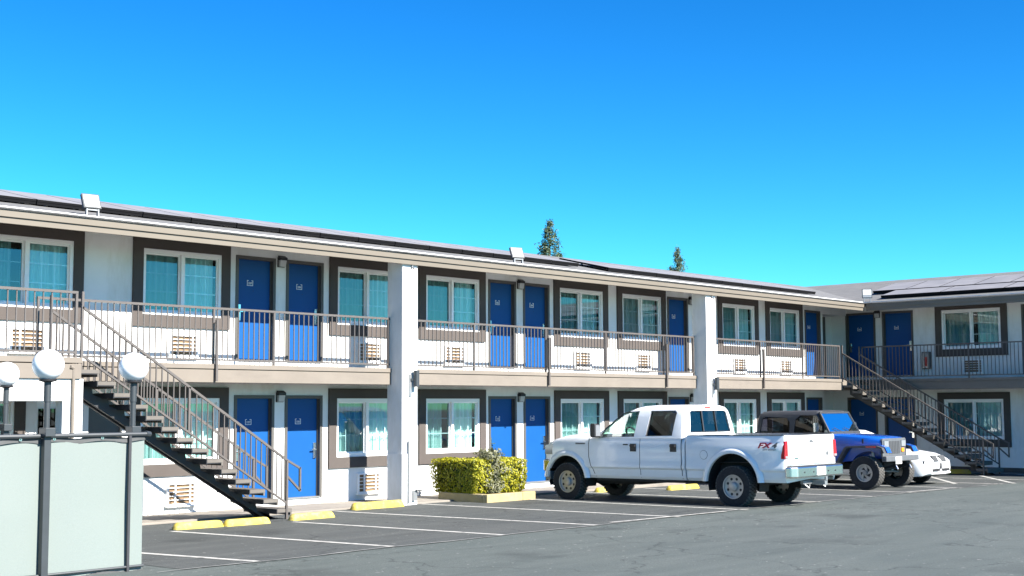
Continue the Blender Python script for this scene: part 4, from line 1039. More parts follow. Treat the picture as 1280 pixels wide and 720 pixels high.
    g = MB(); g.quad(*[(x, GH(z)[0] + 0.02, z) for x, z in ((-0.74, 1.46), (0.74, 1.46), (0.66, 1.89), (-0.66, 1.89))]); rw = sub('rear_glass', g.mesh('rear_glass', M['dark_glass'], fix=False), cab)
    k = MB()
    for x in (-0.24, 0.24): k.bar((x, GH(1.46)[0] + 0.01, 1.46), (x * 0.97, GH(1.89)[0] + 0.01, 1.89), 0.03, 0.02)
    k.bar((-0.74, GH(1.47)[0] + 0.0, 1.465), (0.74, GH(1.47)[0] + 0.0, 1.465), 0.02, 0.02)
    sub('slider_frame', k.mesh('slider_frame', M['black']), rw)
    b = MB(); b.box(-0.13, 1.215, 1.945, 0.13, 1.27, 1.985); sub('brake_light_housing', b.mesh('brake_light_housing', M['white_car']), cab)
    b = MB(); b.box(-0.10, 1.20, 1.952, 0.10, 1.214, 1.978); sub('brake_light', b.mesh('brake_light', M['red_lens']), cab)
    # inside
    fl = MB(); fl.box(-0.88, 1.2, 1.0, 0.88, 3.4, 1.02); sub('cab_floor', fl.mesh('cab_floor', M['seat']), T)
    for (x0, x1, yb) in ((-0.80, -0.16, 2.15), (0.16, 0.80, 2.15), (-0.80, 0.80, 1.30)):
        s_ = MB(); s_.prism([(yb, 1.03), (yb + 0.55, 1.03), (yb + 0.57, 1.12), (yb + 0.2, 1.14), (yb + 0.06, 1.62), (yb - 0.06, 1.62)], 'x', x0, x1); sub('seat', s_.mesh('seat', M['seat']), T)
    for x in (-0.48, 0.48):
        s_ = MB(); s_.box(x - 0.13, 2.06, 1.63, x + 0.13, 2.16, 1.80); sub('headrest', s_.mesh('headrest', M['seat']), T)
    d = MB(); d.prism([(2.95, 1.1), (3.42, 1.1), (3.45, 1.40), (3.15, 1.42), (2.98, 1.36)], 'x', -0.86, 0.86); sub('dashboard', d.mesh('dashboard', M['seat']), T)
    sw = MB(); n = 24; ctr = Vector((-0.48, 2.80, 1.40)); ax = Vector((0, -0.85, 0.5)).normalized(); u_ = Vector((1, 0, 0)); v_ = ax.cross(u_)
    for i in range(n):
        p0 = ctr + (u_ * math.cos(2 * math.pi * i / n) + v_ * math.sin(2 * math.pi * i / n)) * 0.19; p1 = ctr + (u_ * math.cos(2 * math.pi * (i + 1) / n) + v_ * math.sin(2 * math.pi * (i + 1) / n)) * 0.19
        sw.tube(p0, p1, 0.02, 6)
    sw.bar(ctr - u_ * 0.18, ctr + u_ * 0.18, 0.03, 0.02); sw.tube(ctr, ctr + Vector((0, 0.25, -0.13)), 0.025, 8); sub('steering_wheel', sw.mesh('steering_wheel', M['black']), T)
    # doors as separate raised panels with shut lines between
    def panel(name, s_, outline):
        """skin panel over the body side: outline = rows of (z, y0, y1)"""
        p = MB(); rows = []
        for z, ya, yb in outline:
            rows.append([(s_ * (sx_(z) + 0.006), ya + (yb - ya) * k / 6, z) for k in range(7)])
        inner = [[(s_ * (abs(q[0]) - 0.03), q[1], q[2]) for q in r] for r in rows]
        for r0, r1 in zip(rows, rows[1:]):
            for k in range(6): p.quad(r0[k], r0[k + 1], r1[k + 1], r1[k])
        for r, ri in zip(zip(rows, rows[1:]), zip(inner, inner[1:])):
            for k in (0, 6): p.quad(r[0][k], r[1][k], ri[1][k], ri[0][k])
        for k in range(6):
            p.quad(rows[0][k], rows[0][k + 1], inner[0][k + 1], inner[0][k]); p.quad(rows[-1][k], rows[-1][k + 1], inner[-1][k + 1], inner[-1][k])
        return sub(name, p.mesh(name, M['white_car'], smooth=30), T)
    zs = [0.535, 0.60, 0.70, 0.735, 0.78, 0.84, 0.95, 1.10, 1.235, 1.285, 1.335]
    for s_ in (-1, 1):
        d1 = panel('front_door', s_, [(z, 2.262, 3.44 + min(0.17, max(0, (z - 0.53) * 0.45))) for z in zs])
        d2 = panel('rear_door', s_, [(z, 1.215 - 0.0 * z, 2.246) for z in zs])
        for ya, k_ in ((2.254, 0.0), (3.452, 0.45), (1.205, 0.0)):
            sl_ = MB(); pz = [(z, ya + min(0.17, max(0, (z - 0.53) * k_))) for z in zs]
            for (za, y1_), (zb_, y2_) in zip(pz, pz[1:]): sl_.quad((s_ * (sx_(za) + 0.003), y1_ - 0.009, za), (s_ * (sx_(za) + 0.003), y1_ + 0.009, za), (s_ * (sx_(zb_) + 0.003), y2_ + 0.009, zb_), (s_ * (sx_(zb_) + 0.003), y2_ - 0.009, zb_))
            sub('shut_line', sl_.mesh('shut_line', M['black'], fix=False), T)
        for dd, yh in ((d1, 2.42), (d2, 1.40)):
            h = MB(); h.box(s_ * 0.978 - 0.008, yh - 0.08, 1.07, s_ * 0.978 + 0.016 * s_ + 0.006, yh + 0.08, 1.23); hh = sub('handle_pocket', h.mesh('handle_pocket', M['black']), dd)
            h = MB(); h.box(min(s_ * 0.985, s_ * 1.022), yh - 0.065, 1.17, max(s_ * 0.985, s_ * 1.022), yh + 0.065, 1.21); sub('handle', h.mesh('handle', M['black']), dd)
        h = MB(); h.box(min(s_ * .97, s_ * .99), 2.56, 1.20, max(s_ * .97, s_ * .99), 2.68, 1.225); sub('lock_slot', h.mesh('lock_slot', M['black']), d1)
        mr = MB(); xa, xb = (1.0, 1.20) if s_ > 0 else (-1.20, -1.0)
        mr.prism([(xa, 1.36), (xb, 1.36), (xb, 1.64), (xa, 1.66)], 'y', 3.26, 3.40); mm = sub('mirror', mr.mesh('mirror', M['black']), T)
        bv = mm.modifiers.new('bevel', 'BEVEL'); bv.width = 0.03; bv.segments = 3
        g = MB(); g.box(xa + 0.025, 3.252, 1.39, xb - 0.025, 3.259, 1.62); sub('mirror_glass', g.mesh('mirror_glass', M['galv']), mm)
        g = MB(); g.box(xa + 0.02, 3.401, 1.40, xb - 0.02, 3.42, 1.62); sub('mirror_shell', g.mesh('mirror_shell', M['red_lens'] if False else M['white_car']), mm)
        a = MB(); a.bar((s_ * 0.92, 3.30, 1.40), (s_ * 1.02, 3.32, 1.40), 0.07, 0.05); sub('mirror_arm', a.mesh('mirror_arm', M['black']), T)
        fb_ = MB(); fb_.box(min(s_ * .968, s_ * .984), 3.72, 1.215, max(s_ * .968, s_ * .984), 3.98, 1.245); sub('fender_badge', fb_.mesh('fender_badge', M['badge']), T)
        hl = MB(); hl.prism([(4.62, 0.99), (4.885, 0.99), (4.878, 1.18), (4.66, 1.24)], 'x', min(s_ * .70, s_ * .955), max(s_ * .70, s_ * .955)); sub('headlight', hl.mesh('headlight', M['clear_lens']), T)
        tl = MB(); x0, x1 = sorted((s_ * 0.865, s_ * 0.984)); tl.prism([(x0, 0.955), (x1, 0.955), (x1 - 0.02 * (s_ > 0), 1.20), (x1 - 0.04 * (s_ > 0), 1.30), (x0 + 0.04 * (s_ < 0), 1.30), (x0 + .02 * (s_ < 0), 1.2)], 'y', -1.205, -1.10)
        t_ = sub('tail_light', tl.mesh('tail_light', M['red_lens']), T); bv = t_.modifiers.new('bevel', 'BEVEL'); bv.width = 0.02; bv.segments = 3
        tw = MB(); tw.box(x0 + 0.012, -1.2095, 0.968, x1 - 0.012, -1.18, 1.012); sub('reverse_lens', tw.mesh('reverse_lens', M['clear_lens']), t_)
    # fuel flap
    q = MB(); q.lathe([(0.085, -0.982), (0.08, -0.9835), (0.0, -0.9835)], (0, 0.66, 1.02), 'x', 24); sub('fuel_flap', q.mesh('fuel_flap', M['white_car']), bed)
    q = MB(); q.lathe([(0.092, -0.9762), (0.092, -0.979), (0.084, -0.979)], (0, 0.66, 1.02), 'x', 24, close=False); sub('fuel_flap_gap', q.mesh('fuel_flap_gap', M['badge']), bed)
    # tailgate
    tg = MB(); tg.box(-0.855, -1.20, 0.84, 0.855, -1.125, 1.40); tgo = sub('tailgate', tg.mesh('tailgate', M['white_car']), T); bv = tgo.modifiers.new('bevel', 'BEVEL'); bv.width = 0.018; bv.segments = 3
    c = MB(); c.box(-0.84, -1.19, 1.4005, 0.84, -1.13, 1.42); sub('tailgate_cap', c.mesh('tailgate_cap', M['black']), tgo)
    hb = MB(); hb.prism([(-0.075, 1.20), (0.075, 1.20), (0.075, 1.27), (0.035, 1.305), (-0.045, 1.305), (-0.075, 1.285)], 'y', -1.208, -1.199); hbo = sub('latch_bezel', hb.mesh('latch_bezel', M['badge']), tgo)
    hb = MB(); hb.box(-0.058, -1.211, 1.214, 0.058, -1.2085, 1.25); sub('latch_handle', hb.mesh('latch_handle', M['white_car']), hbo)
    for x, z, w_, h_ in ((-0.57, 0.965, 0.15, 0.035),):
        e = MB(); e.box(x - w_ / 2, -1.206, z - h_ / 2, x + w_ / 2, -1.2005, z + h_ / 2); sub('badge', e.mesh('badge', M['chrome']), tgo)
    e = MB(); e.lathe([(0.045, -1.2005), (0.045, -1.207), (0.03, -1.209), (0.0, -1.207)], (0.60, 0, 1.03), 'y', 20); sub('emblem', e.mesh('emblem', M['badge'], smooth=40), tgo)
    # lettering on the bed side
    for s_, rz_ in ((-1, -math.pi / 2), (1, math.pi / 2)):
        o1 = sub('lettering', text_mesh('FX', 0.14, M['badge_red'], shear=0.35, width=1.6, bold=0.005), bed, (s_ * 0.982, -0.80 + 0.075, 1.165), (0, 0, rz_))
        o2 = sub('lettering', text_mesh('4', 0.14, M['badge'], shear=0.35, width=1.5, bold=0.004), bed, (s_ * 0.982, -0.80 - s_ * -1 * -0.19 if s_ > 0 else -0.955, 1.165), (0, 0, rz_))
        if s_ > 0: o2.location.y = -0.62
        o3 = sub('lettering', text_mesh('OFF ROAD', 0.04, M['badge'], shear=0.3, width=1.5), bed, (s_ * 0.982, -0.85, 1.118), (0, 0, rz_))
    # bumpers
    rb = MB(); rb.prism([(-1.0, -1.20), (-0.98, -1.31), (-0.86, -1.40), (0.86, -1.40), (0.98, -1.31), (1.0, -1.20)], 'z', 0.60, 0.805)
    rbo = sub('rear_bumper', rb.mesh('rear_bumper', M['chrome']), T); bv = rbo.modifiers.new('bevel', 'BEVEL'); bv.width = 0.025; bv.segments = 3
    st = MB(); st.prism([(-0.95, -1.21), (-0.93, -1.30), (-0.83, -1.375), (0.83, -1.375), (0.93, -1.30), (0.95, -1.21)], 'z', 0.8055, 0.825); sub('step_pad', st.mesh('step_pad', M['black']), rbo)
    lp_ = MB(); lp_.box(-0.16, -1.412, 0.63, 0.16, -1.4005, 0.79); sub('licence_plate', lp_.mesh('licence_plate', M['white_vinyl']), rbo)
    for x in (-0.62, -0.28, 0.28, 0.55):
        e = MB(); e.lathe([(0.016, -1.4), (0.014, -1.409), (0, -1.41)], (x, 0, 0.70), 'y', 10); sub('sensor', e.mesh('sensor', M['black']), rbo)
    hi = MB(); hi.box(-0.05, -1.50, 0.44, 0.05, -1.1, 0.53); hi.box(-0.38, -1.22, 0.46, 0.38, -1.16, 0.52); hi.tube((0.0, -1.5, 0.53), (0.0, -1.5, 0.60), 0.028, 10); sub('tow_hitch', hi.mesh('tow_hitch', M['galv']), T)
    for x in (-0.3, 0.32):
        e = MB(); e.tube((x, -1.19, 0.46), (x + 0.06, -1.26, 0.38), 0.014, 6); e.tube((x + 0.06, -1.26, 0.38), (x + 0.16, -1.22, 0.44), 0.014, 6); sub('safety_chain_loop', e.mesh('safety_chain_loop', M['galv']), T)
    fb_ = MB(); fb_.prism([(-1.0, 4.72), (-0.99, 4.90), (-0.80, 5.01), (0.80, 5.01), (0.99, 4.90), (1.0, 4.72)], 'z', 0.62, 0.88)
    fo = sub('front_bumper', fb_.mesh('front_bumper', M['chrome']), T); bv = fo.modifiers.new('bevel', 'BEVEL'); bv.width = 0.03; bv.segments = 3
    va = MB(); va.prism([(-0.95, 4.74), (-0.93, 4.88), (-0.76, 4.97), (0.76, 4.97), (0.93, 4.88), (0.95, 4.74)], 'z', 0.44, 0.618); sub('valance', va.mesh('valance', M['galv']), fo)
    gr = MB(); gr.box(-0.66, 4.86, 0.93, 0.66, 4.92, 1.22); go = sub('grille', gr.mesh('grille', M['chrome']), T)
    for z in (0.98, 1.05, 1.12, 1.17):
        e = MB(); e.box(-0.60, 4.921, z - 0.02, 0.60, 4.926, z + 0.02); sub('grille_slot', e.mesh('grille_slot', M['black']), go)
    # running gear
    ch = MB()
    for x in (-0.42, 0.42): ch.box(x - 0.05, -1.1, 0.55, x + 0.05, 4.7, 0.72)
    ch.box(-0.85, 0.7, 0.44, 0.85, 3.5, 0.50); ch.box(-0.5, 2.6, 0.36, 0.5, 4.4, 0.62)
    sub('chassis', ch.mesh('chassis', M['under']), T)
    for y in (0.0, 4.25):
        e = MB(); e.tube((-0.8, y, 0.42), (0.8, y, 0.42), 0.06, 10); e.lathe([(0.0, -0.16), (0.12, -0.12), (0.17, 0), (0.12, .12), (0, .16)], (0.05 if y == 0 else 0.3, y, 0.42), 'y', 14); sub('axle', e.mesh('axle', M['under'], smooth=50), T)
    ep = MB(); ep.tube((0.62, -0.9, 0.56), (0.72, -1.25, 0.54), 0.04, 10); sub('tailpipe', ep.mesh('tailpipe', M['galv'], smooth=40), T)
    for y in (0.0, 4.25):
        make_wheel(T, -0.845, y, 0.405, 0.265, 'truck', True, 0.232); make_wheel(T, 0.845, y, 0.405, 0.265, 'truck', False, 0.235)
    for s_ in (-1, 1):
        e = MB(); e.box(min(s_ * .74, s_ * .95), 0.66, 0.35, max(s_ * .74, s_ * .95), 0.675, 0.58) if False else e.box(min(s_ * .5, s_ * .9), 1.2, 0.45, max(s_ * .5, s_ * .9), 3.4, 0.52); sub('sill', e.mesh('sill', M['under']), T)
    # roof drip moulding and the white beltline crease
    T.location = (23.30, 14.70, lot(23.4, 16.5) + 0.0)
    T.rotation_euler = (-math.atan(0.01), 0, 0)
    return T
pickup()

# ------------------------------------------------------------------ blue off-roader (backed in, nose towards the drive aisle)
def jeep():
    T = thing('off_road_car', 'blue boxy off-road car with dark hard top and big tyres, nose out of its bay', 'car')
    fa = 2.37
    # tub
    b = MB(); rings = []
    for y, w, zb, zt in ((-0.72, 0.76, 0.62, 1.24), (-0.66, 0.78, 0.60, 1.26), (1.30, 0.78, 0.60, 1.29), (1.42, 0.775, 0.60, 1.31)):
        rings.append(side_ring(y, [(w - 0.03, zb), (w, zb + 0.03), (w, 0.9), (w, zt - 0.06)], [(w - 0.02, zt - 0.01), (w - 0.06, zt), (0.3, zt)], zb))
    b.loft(rings); me = boolean(b.mesh('tub', M['jeep_blue']), [cyl_mesh(0.5, 1.2, 0, 0.5, 0.47), cyl_mesh(-1.2, -0.5, 0, 0.5, 0.47)]); tub = sub('tub', smooth_mesh(me, 30), T)
    # front clip: body side under the hood, then the hood itself
    b = MB(); rings = []
    for y, w, zb, zt in ((1.421, 0.74, 0.62, 1.045), (1.9, 0.70, 0.66, 1.045), (2.66, 0.60, 0.72, 1.045)):
        rings.append([(-w, y, zb), (w, y, zb), (w, y, zt), (-w, y, zt)])
    b.loft(rings); me = boolean(b.mesh('front_body', M['jeep_blue']), [cyl_mesh(0.36, 1.2, fa, 0.44, 0.46), cyl_mesh(-1.2, -0.36, fa, 0.44, 0.46)]); sub('front_body', me, T)
    b = MB(); rings = []
    for y, w, zt in ((1.42, 0.735, 1.315), (1.8, 0.71, 1.30), (2.3, 0.655, 1.265), (2.62, 0.61, 1.235), (2.68, 0.60, 1.20)):
        rings.append([(p[0], y, p[1]) for p in ((-w, 1.05), (w, 1.05), (w, zt - 0.10), (w - 0.02, zt - 0.045), (w - 0.08, zt - 0.012), (w * 0.5, zt), (-w * 0.5, zt), (-(w - 0.08), zt - 0.012), (-(w - 0.02), zt - 0.045), (-w, zt - 0.10))])
    b.loft(rings); ho = sub('hood', b.mesh('hood', M['jeep_blue'], smooth=40), T)
    for s_ in (-1, 1):
        l = MB(); l.box(s_ * 0.655 - 0.012, 2.22, 1.08, s_ * 0.655 + 0.012, 2.26, 1.19); sub('hood_latch', l.mesh('hood_latch', M['black']), ho)
        ft = MB(); ft.box(s_ * 0.742 - 0.006, 1.48, 1.10, s_ * 0.742 + 0.006, 1.50, 1.17); sub('hood_hinge', ft.mesh('hood_hinge', M['chrome']), T)
    # grille
    g = MB(); g.prism([(-0.60, 0.76), (0.60, 0.76), (0.60, 1.16), (0.57, 1.20), (-0.57, 1.20), (-0.60, 1.16)], 'y', 2.665, 2.71); go = sub('grille', g.mesh('grille', M['bumper']), T)
    for k in range(7):
        x = -0.24 + 0.08 * k; e = MB(); e.box(x - 0.024, 2.7105, 0.83, x + 0.024, 2.716, 1.13); sub('grille_slot', e.mesh('grille_slot', M['flare']), go)
    for s_ in (-1, 1):
        e = MB(); e.box(s_ * 0.435 - 0.105, 2.711, 1.0, s_ * 0.435 + 0.105, 2.735, 1.14); h = sub('headlight', e.mesh('headlight', M['clear_lens']), go)
        e = MB(); e.box(s_ * 0.435 - 0.115, 2.7105, 0.99, s_ * 0.435 + 0.115, 2.722, 1.15); sub('headlight_bezel', e.mesh('headlight_bezel', M['chrome']), h)
        e = MB(); e.box(s_ * 0.40 - 0.06, 2.711, 0.87, s_ * 0.40 + 0.06, 2.73, 0.96); sub('turn_signal', e.mesh('turn_signal', M['amber_lens']), go)
    # fenders: flat tops with sloping ends
    for s_ in (-1, 1):
        xa, xb = sorted((s_ * 0.60, s_ * 0.90)); f = MB()
        pr = [(1.62, 0.62), (1.86, 0.98), (1.92, 1.02), (2.70, 1.035), (2.84, 0.99), (2.90, 0.86), (2.86, 0.86), (2.80, 0.96), (2.68, 1.0), (1.95, 0.985), (1.92, 0.96), (1.68, 0.60)]
        f.prism(pr, 'x', xa, xb); fo = sub('fender', f.mesh('fender', M['jeep_blue'] if False else M['flare']), T)
        top = MB(); xa2, xb2 = sorted((s_ * 0.58, s_ * 0.78)); top.prism([(1.90, 1.022), (2.70, 1.037), (2.85, 0.992), (2.91, 0.87), (2.93, 0.87), (2.87, 1.0), (2.71, 1.05), (1.90, 1.035)], 'x', xa2, xb2); sub('fender_top', top.mesh('fender_top', M['jeep_blue']), fo)
        m_ = MB(); m_.box(s_ * 0.905 - 0.006, 2.44, 0.99, s_ * 0.905 + 0.006, 2.68, 1.025); sub('side_marker', m_.mesh('side_marker', M['red_lens']), fo)
        r = MB(); pr2 = [(-0.56, 0.72), (-0.40, 0.98), (0.36, 1.0), (0.56, 0.64), (0.51, 0.62), (0.33, 0.96), (-0.37, 0.945), (-0.52, 0.70)]; r.prism(pr2, 'x', *sorted((s_ * 0.775, s_ * 0.90))); sub('rear_fender', r.mesh('rear_fender', M['flare']), T)
        ws = MB(); ws.box(*[v for v in (min(s_ * .6, s_ * .8), 0.55, 0.50, max(s_ * .6, s_ * .8), 1.6, 0.6)]); sub('rocker_guard', ws.mesh('rocker_guard', M['flare']), T)
    # windshield frame, raked back
    def wsp(x, t): return (x * (1 - 0.05 * t), 1.42 - 0.29 * t, 1.30 + 0.53 * t)
    w = MB()
    for s_ in (-1, 1): w.bar(wsp(s_ * 0.735, 0), wsp(s_ * 0.735, 1), 0.035, 0.04)
    w.bar(wsp(-0.74, 1), wsp(0.74, 1), 0.05, 0.035); w.bar(wsp(-0.74, 0.03), wsp(0.74, 0.03), 0.06, 0.10)
    wf = sub('windshield_frame', w.mesh('windshield_frame', M['grey_top']), T)
    g = MB(); g.quad(wsp(-0.72, 0.08), wsp(0.72, 0.08), wsp(0.72, 0.98), wsp(-0.72, 0.98)); sub('windshield', g.mesh('windshield', M['sky_glass'], fix=False), wf)
    for x in (-0.42, 0.1):
        e = MB(); p0 = Vector(wsp(x, 0.06)) + Vector((0, 0.04, 0)); p1 = Vector(wsp(x + 0.36, 0.30)) + Vector((0, 0.035, 0)); e.tube(p0, p1, 0.009, 6); sub('wiper', e.mesh('wiper', M['black']), wf)
    # hard top
    o_ = MB(); lv = [(1.27, -0.70, 1.36, 0.765), (1.45, -0.68, 1.29, 0.75), (1.70, -0.64, 1.16, 0.725), (1.80, -0.60, 1.12, 0.70), (1.865, -0.52, 1.08, 0.64), (1.885, -0.40, 0.95, 0.5)]
    o_.loft([rounded_ring(q[1], q[2], q[3], q[0], 0.09) for q in lv]); i_ = MB(); i_.loft([rounded_ring(q[1] + 0.04, q[2] + 0.2, q[3] - 0.035, q[0] - (0.2 if k == 0 else 0.03), 0.08) for k, q in enumerate(lv)])
    GH = lambda z: lerp_prof([(q[0], q[3]) for q in lv], z)
    q1 = [(-0.55, 1.33), (0.30, 1.33), (0.30, 1.60), (0.22, 1.71), (-0.40, 1.74), (-0.48, 1.70)]; q2 = [(0.42, 1.32), (1.27, 1.32), (1.06, 1.765), (0.60, 1.765), (0.46, 1.66)]
    top = boolean(o_.mesh('hard_top', M['grey_top']), [i_.mesh('cut', None), prism_mesh(q1, 'x', -1.2, 1.2), prism_mesh(q2, 'x', -1.2, 1.2), prism_mesh([(-0.58, 1.36), (0.58, 1.36), (0.54, 1.74), (-0.54, 1.74)], 'y', -1.0, -0.3), prism_mesh([(-0.9, 1.0), (0.9, 1.0), (0.68, 1.80), (-0.68, 1.80)], 'y', 1.06, 2.0)])
    ht = sub('hard_top', smooth_mesh(top, 35), T)
    for s_ in (-1, 1):
        for poly, mm in ((q1, 'black_glass'), (q2, 'dark_glass')):
            g = MB(); g.quad(*[(s_ * (GH(z) - 0.018), y, z) for y, z in poly]); sub('side_glass', g.mesh('side_glass', M[mm], fix=False), ht)
        m_ = MB(); m_.box(*[v for v in (min(s_ * .86, s_ * 1.02), 1.13, 1.36, max(s_ * .86, s_ * 1.02), 1.18, 1.58)]); mo = sub('mirror', m_.mesh('mirror', M['white_vinyl'] if False else M['chrome']), T)
        a = MB(); a.bar((s_ * 0.77, 1.16, 1.32), (s_ * 0.90, 1.155, 1.37), 0.025, 0.025); sub('mirror_arm', a.mesh('mirror_arm', M['black']), mo)
        d = MB(); xx = s_ * 0.783; d.prism([(0.44, 0.66), (1.24, 0.66), (1.26, 1.26), (0.44, 1.26)], 'x', min(xx, xx - 0.01 * s_), max(xx, xx - 0.01 * s_) + 0.004); sub('door', d.mesh('door', M['jeep_blue']), T)
    for x in (-0.36, 0.36):
        s_ = MB(); s_.prism([(0.30, 0.86), (0.85, 0.86), (0.85, 0.98), (0.42, 1.0), (0.30, 1.55), (0.20, 1.55)], 'x', x - 0.25, x + 0.25); sub('seat', s_.mesh('seat', M['seat']), T)
    rbq = MB(); pts = [(-0.62, 0.12, 1.2), (-0.58, 0.10, 1.72), (0.58, 0.10, 1.72), (0.62, 0.12, 1.2)]
    for p0, p1 in zip(pts, pts[1:]): rbq.tube(p0, p1, 0.028, 8)
    sub('roll_bar', rbq.mesh('roll_bar', M['black'], smooth=40), T)
    d = MB(); d.box(-0.7, 1.15, 1.0, 0.7, 1.36, 1.27); sub('dashboard', d.mesh('dashboard', M['seat']), T)
    # bumper, plate, running gear
    bp = MB(); bp.box(-0.84, 2.80, 0.66, 0.84, 2.93, 0.79); bo = sub('front_bumper', bp.mesh('front_bumper', M['bumper']), T); bv = bo.modifiers.new('bevel', 'BEVEL'); bv.width = 0.02; bv.segments = 2
    p_ = MB(); p_.box(0.10, 2.932, 0.60, 0.40, 2.94, 0.77); sub('licence_plate', p_.mesh('licence_plate', M['white_vinyl']), bo)
    for x in (-0.35, 0.35):
        e = MB(); e.box(x - 0.05, 2.2, 0.62, x + 0.05, 2.86, 0.72); e.box(x - 0.04, 2.86, 0.50, x + 0.04, 2.92, 0.60); sub('frame_horn', e.mesh('frame_horn', M['under']), T)
        h = MB(); h.tube((x + 0.03, 2.93, 0.56), (x + 0.03, 2.97, 0.48), 0.016, 8); h.tube((x + 0.03, 2.97, 0.48), (x - 0.03, 2.95, 0.50), 0.016, 8); sub('tow_hook', h.mesh('tow_hook', M['chrome'], smooth=40), T)
        s_ = MB(); s_.tube((x * 1.2, fa + 0.05, 0.42), (x * 1.05, fa - 0.05, 0.95), 0.03, 8); sub('shock_absorber', s_.mesh('shock_absorber', M['white_vinyl'], smooth=40), T)
        l = MB()
        for i in range(8):
            y0 = 1.85 + 0.13 * i; y1 = y0 + 0.13; zf = lambda y: 0.47 + 0.10 * ((y - 2.37) / 0.52) ** 2; l.bar((x, y0, zf(y0)), (x, y1, zf(y1)), 0.06, 0.05)
        sub('leaf_spring', l.mesh('leaf_spring', M['under']), T)
    ch = MB(); ch.box(-0.45, -0.7, 0.50, 0.45, 2.5, 0.60); ch.box(-0.35, 1.5, 0.45, 0.35, 2.6, 0.85); sub('chassis', ch.mesh('chassis', M['under']), T)
    for y in (0.0, fa):
        e = MB(); e.tube((-0.7, y, 0.395), (0.7, y, 0.395), 0.045, 10); e.lathe([(0.0, -0.14), (0.1, -0.1), (0.14, 0), (0.1, .1), (0, .14)], (-0.2, y, 0.395), 'y', 14); sub('axle', e.mesh('axle', M['under'], smooth=50), T)
        make_wheel(T, -0.77, y, 0.395, 0.28, 'jeep', True, 0.205); make_wheel(T, 0.77, y, 0.395, 0.28, 'jeep', False, 0.205)
    tr = MB(); tr.tube((-0.6, fa + 0.12, 0.38), (0.6, fa + 0.14, 0.44), 0.02, 8); sub('tie_rod', tr.mesh('tie_rod', M['galv'], smooth=40), T)
    sp = make_wheel(T, 0.12, -0.90, 0.395, 0.26, 'jeep', True, 0.2); sp.name = 'spare_wheel'; sp.location = (0.12, -0.88, 0.98); sp.rotation_euler = (0, 0, R(90))
    e = MB(); e.box(0.0, -0.80, 0.9, 0.24, -0.72, 1.06); sub('spare_bracket', e.mesh('spare_bracket', M['black']), T)
    T.location = (29.95, 15.45 + fa, lot(29.95, 16.5)); T.rotation_euler = (math.atan(0.01), 0, math.pi)
    return T
jeep()

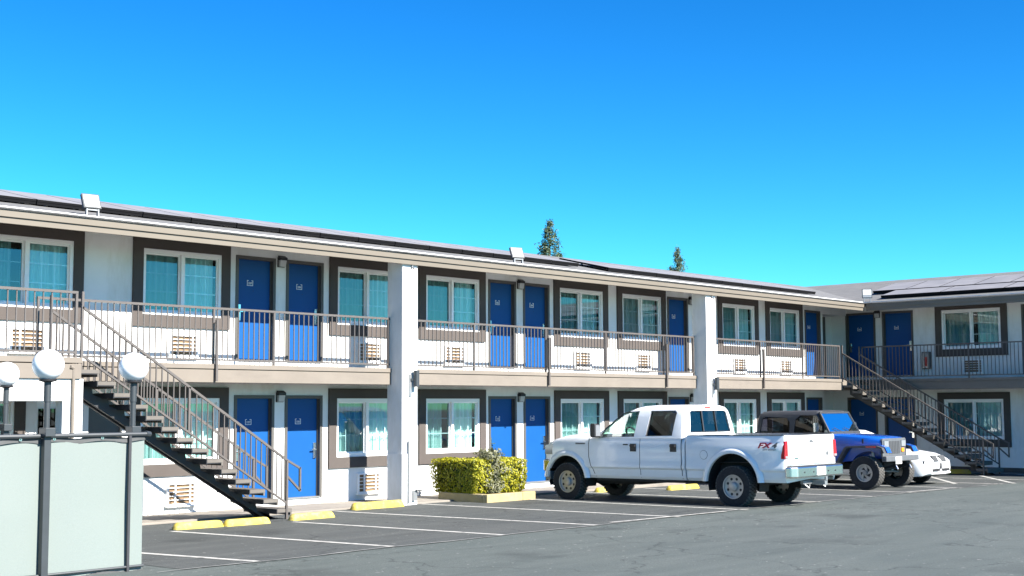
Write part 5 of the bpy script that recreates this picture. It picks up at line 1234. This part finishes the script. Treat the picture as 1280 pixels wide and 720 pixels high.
# ------------------------------------------------------------------ white coupe, nose out
def coupe():
    T = thing('coupe', 'low white coupe with split nose vents parked beside the blue off-road car', 'car')
    b = MB(); rings = []
    for y, zb, zs, zt, w in ((0.92, 0.36, 0.50, 0.56, 0.50), (0.88, 0.30, 0.56, 0.64, 0.66), (0.78, 0.24, 0.62, 0.72, 0.78), (0.55, 0.22, 0.70, 0.80, 0.835), (0.1, 0.22, 0.78, 0.87, 0.855), (-0.5, 0.22, 0.83, 0.92, 0.86), (-1.0, 0.22, 0.86, 0.95, 0.86), (-2.0, 0.22, 0.88, 0.96, 0.86), (-3.0, 0.24, 0.89, 0.98, 0.85), (-3.45, 0.30, 0.88, 0.96, 0.80), (-3.55, 0.40, 0.82, 0.90, 0.72)):
        pts = [(w * 0.93, zb), (w, zb + 0.10), (w, zs - 0.12), (w * 0.985, zs - 0.03), (w * 0.93, zs + 0.02), (w * 0.62, zt - 0.01), (w * 0.3, zt)]
        rings.append(side_ring(y, pts, [], zb))
    b.loft(rings); me = boolean(b.mesh('body', M['white_car']), [cyl_mesh(0.62, 1.2, 0, 0.30, 0.345), cyl_mesh(-1.2, -0.62, 0, 0.30, 0.345), cyl_mesh(0.62, 1.2, -2.6, 0.30, 0.345), cyl_mesh(-1.2, -0.62, -2.6, 0.30, 0.345)])
    bo = sub('body', smooth_mesh(me, 40), T)
    lv = [(0.90, -3.05, -0.45, 0.80), (1.10, -2.8, -0.86, 0.72), (1.28, -2.5, -1.18, 0.66), (1.37, -2.3, -1.40, 0.60), (1.395, -2.1, -1.6, 0.42)]
    g = MB(); g.loft([rounded_ring(q[1], q[2], q[3], q[0], 0.12) for q in lv]); cb = sub('cabin', g.mesh('cabin', M['white_car'], smooth=50), T)
    def ends(z): return lerp_prof([(q[0], q[2]) for q in lv], z), lerp_prof([(q[0], q[3]) for q in lv], z), lerp_prof([(q[0], q[1]) for q in lv], z)
    w = MB(); w.quad(*[(s_ * (ends(z)[1] - 0.10), ends(z)[0] + 0.006, z) for s_, z in ((-1, 0.96), (1, 0.96), (1, 1.27), (-1, 1.27))]); sub('windshield', w.mesh('windshield', M['dark_glass'], fix=False), cb)
    w = MB(); w.quad(*[(s_ * (ends(z)[1] - 0.102), ends(z)[0] + 0.003, z) for s_, z in ((-1, 0.955), (1, 0.955), (1, 1.275), (-1, 1.275))]); sub('windshield_seal', w.mesh('windshield_seal', M['black'], fix=False), cb)
    for s_ in (-1, 1):
        w = MB(); pol = [(-2.5, 0.98), (-0.8, 0.98), (-1.25, 1.26), (-2.35, 1.26)]; w.quad(*[(s_ * (ends(z)[1] + 0.004), y, z) for y, z in pol]); sub('side_glass', w.mesh('side_glass', M['black'], fix=False), cb)
        n = MB(); x0, x1 = sorted((s_ * 0.10, s_ * 0.34))
        n.add([(x0, 0.905, 0.575), (x1, 0.895, 0.575), (x1 - 0.03 * s_, 0.80, 0.725), (x0, 0.82, 0.725), (x0, 0.86, 0.57), (x1, 0.85, 0.57), (x1 - 0.03 * s_, 0.76, 0.71), (x0, 0.78, 0.71)], [(0, 1, 2, 3), (7, 6, 5, 4), (0, 1, 5, 4), (1, 2, 6, 5), (2, 3, 7, 6), (3, 0, 4, 7)])
        vo = sub('nose_vent', n.mesh('nose_vent', M['flare']), bo); vo.location = (0, 0.03, 0.015)
        sl_ = MB(); x0, x1 = sorted((s_ * 0.08, s_ * 0.46)); sl_.box(x0, 0.80, 0.345, x1, 0.945, 0.405); sub('lower_intake', sl_.mesh('lower_intake', M['black']), bo)
        hl = MB(); x0, x1 = sorted((s_ * 0.50, s_ * 0.74)); hl.box(x0, 0.70, 0.55, x1, 0.835, 0.62); sub('headlight', hl.mesh('headlight', M['badge']), bo)
    p_ = MB(); p_.box(-0.03, 0.84, 0.42, 0.03, 0.95, 0.55); sub('nose_bar', p_.mesh('nose_bar', M['flare']), bo)
    lp_ = MB(); lp_.prism([(-0.62, 0.60), (0.62, 0.60), (0.55, 0.93), (0.3, 0.97), (-0.3, 0.97), (-0.55, 0.93)], 'z', 0.285, 0.32); sub('chin_lip', lp_.mesh('chin_lip', M['white_car']), bo)
    for y in (0, -2.6):
        make_wheel(T, -0.745, y, 0.305, 0.20, 'car', True, 0.19); make_wheel(T, 0.745, y, 0.305, 0.20, 'car', False, 0.19)
    ch = MB(); ch.box(-0.6, -3.2, 0.2, 0.6, 0.6, 0.3); sub('chassis', ch.mesh('chassis', M['under']), T)
    T.location = (32.55, 16.1, lot(32.5, 16.3)); T.rotation_euler = (math.atan(0.01), 0, math.pi)
    return T
coupe()
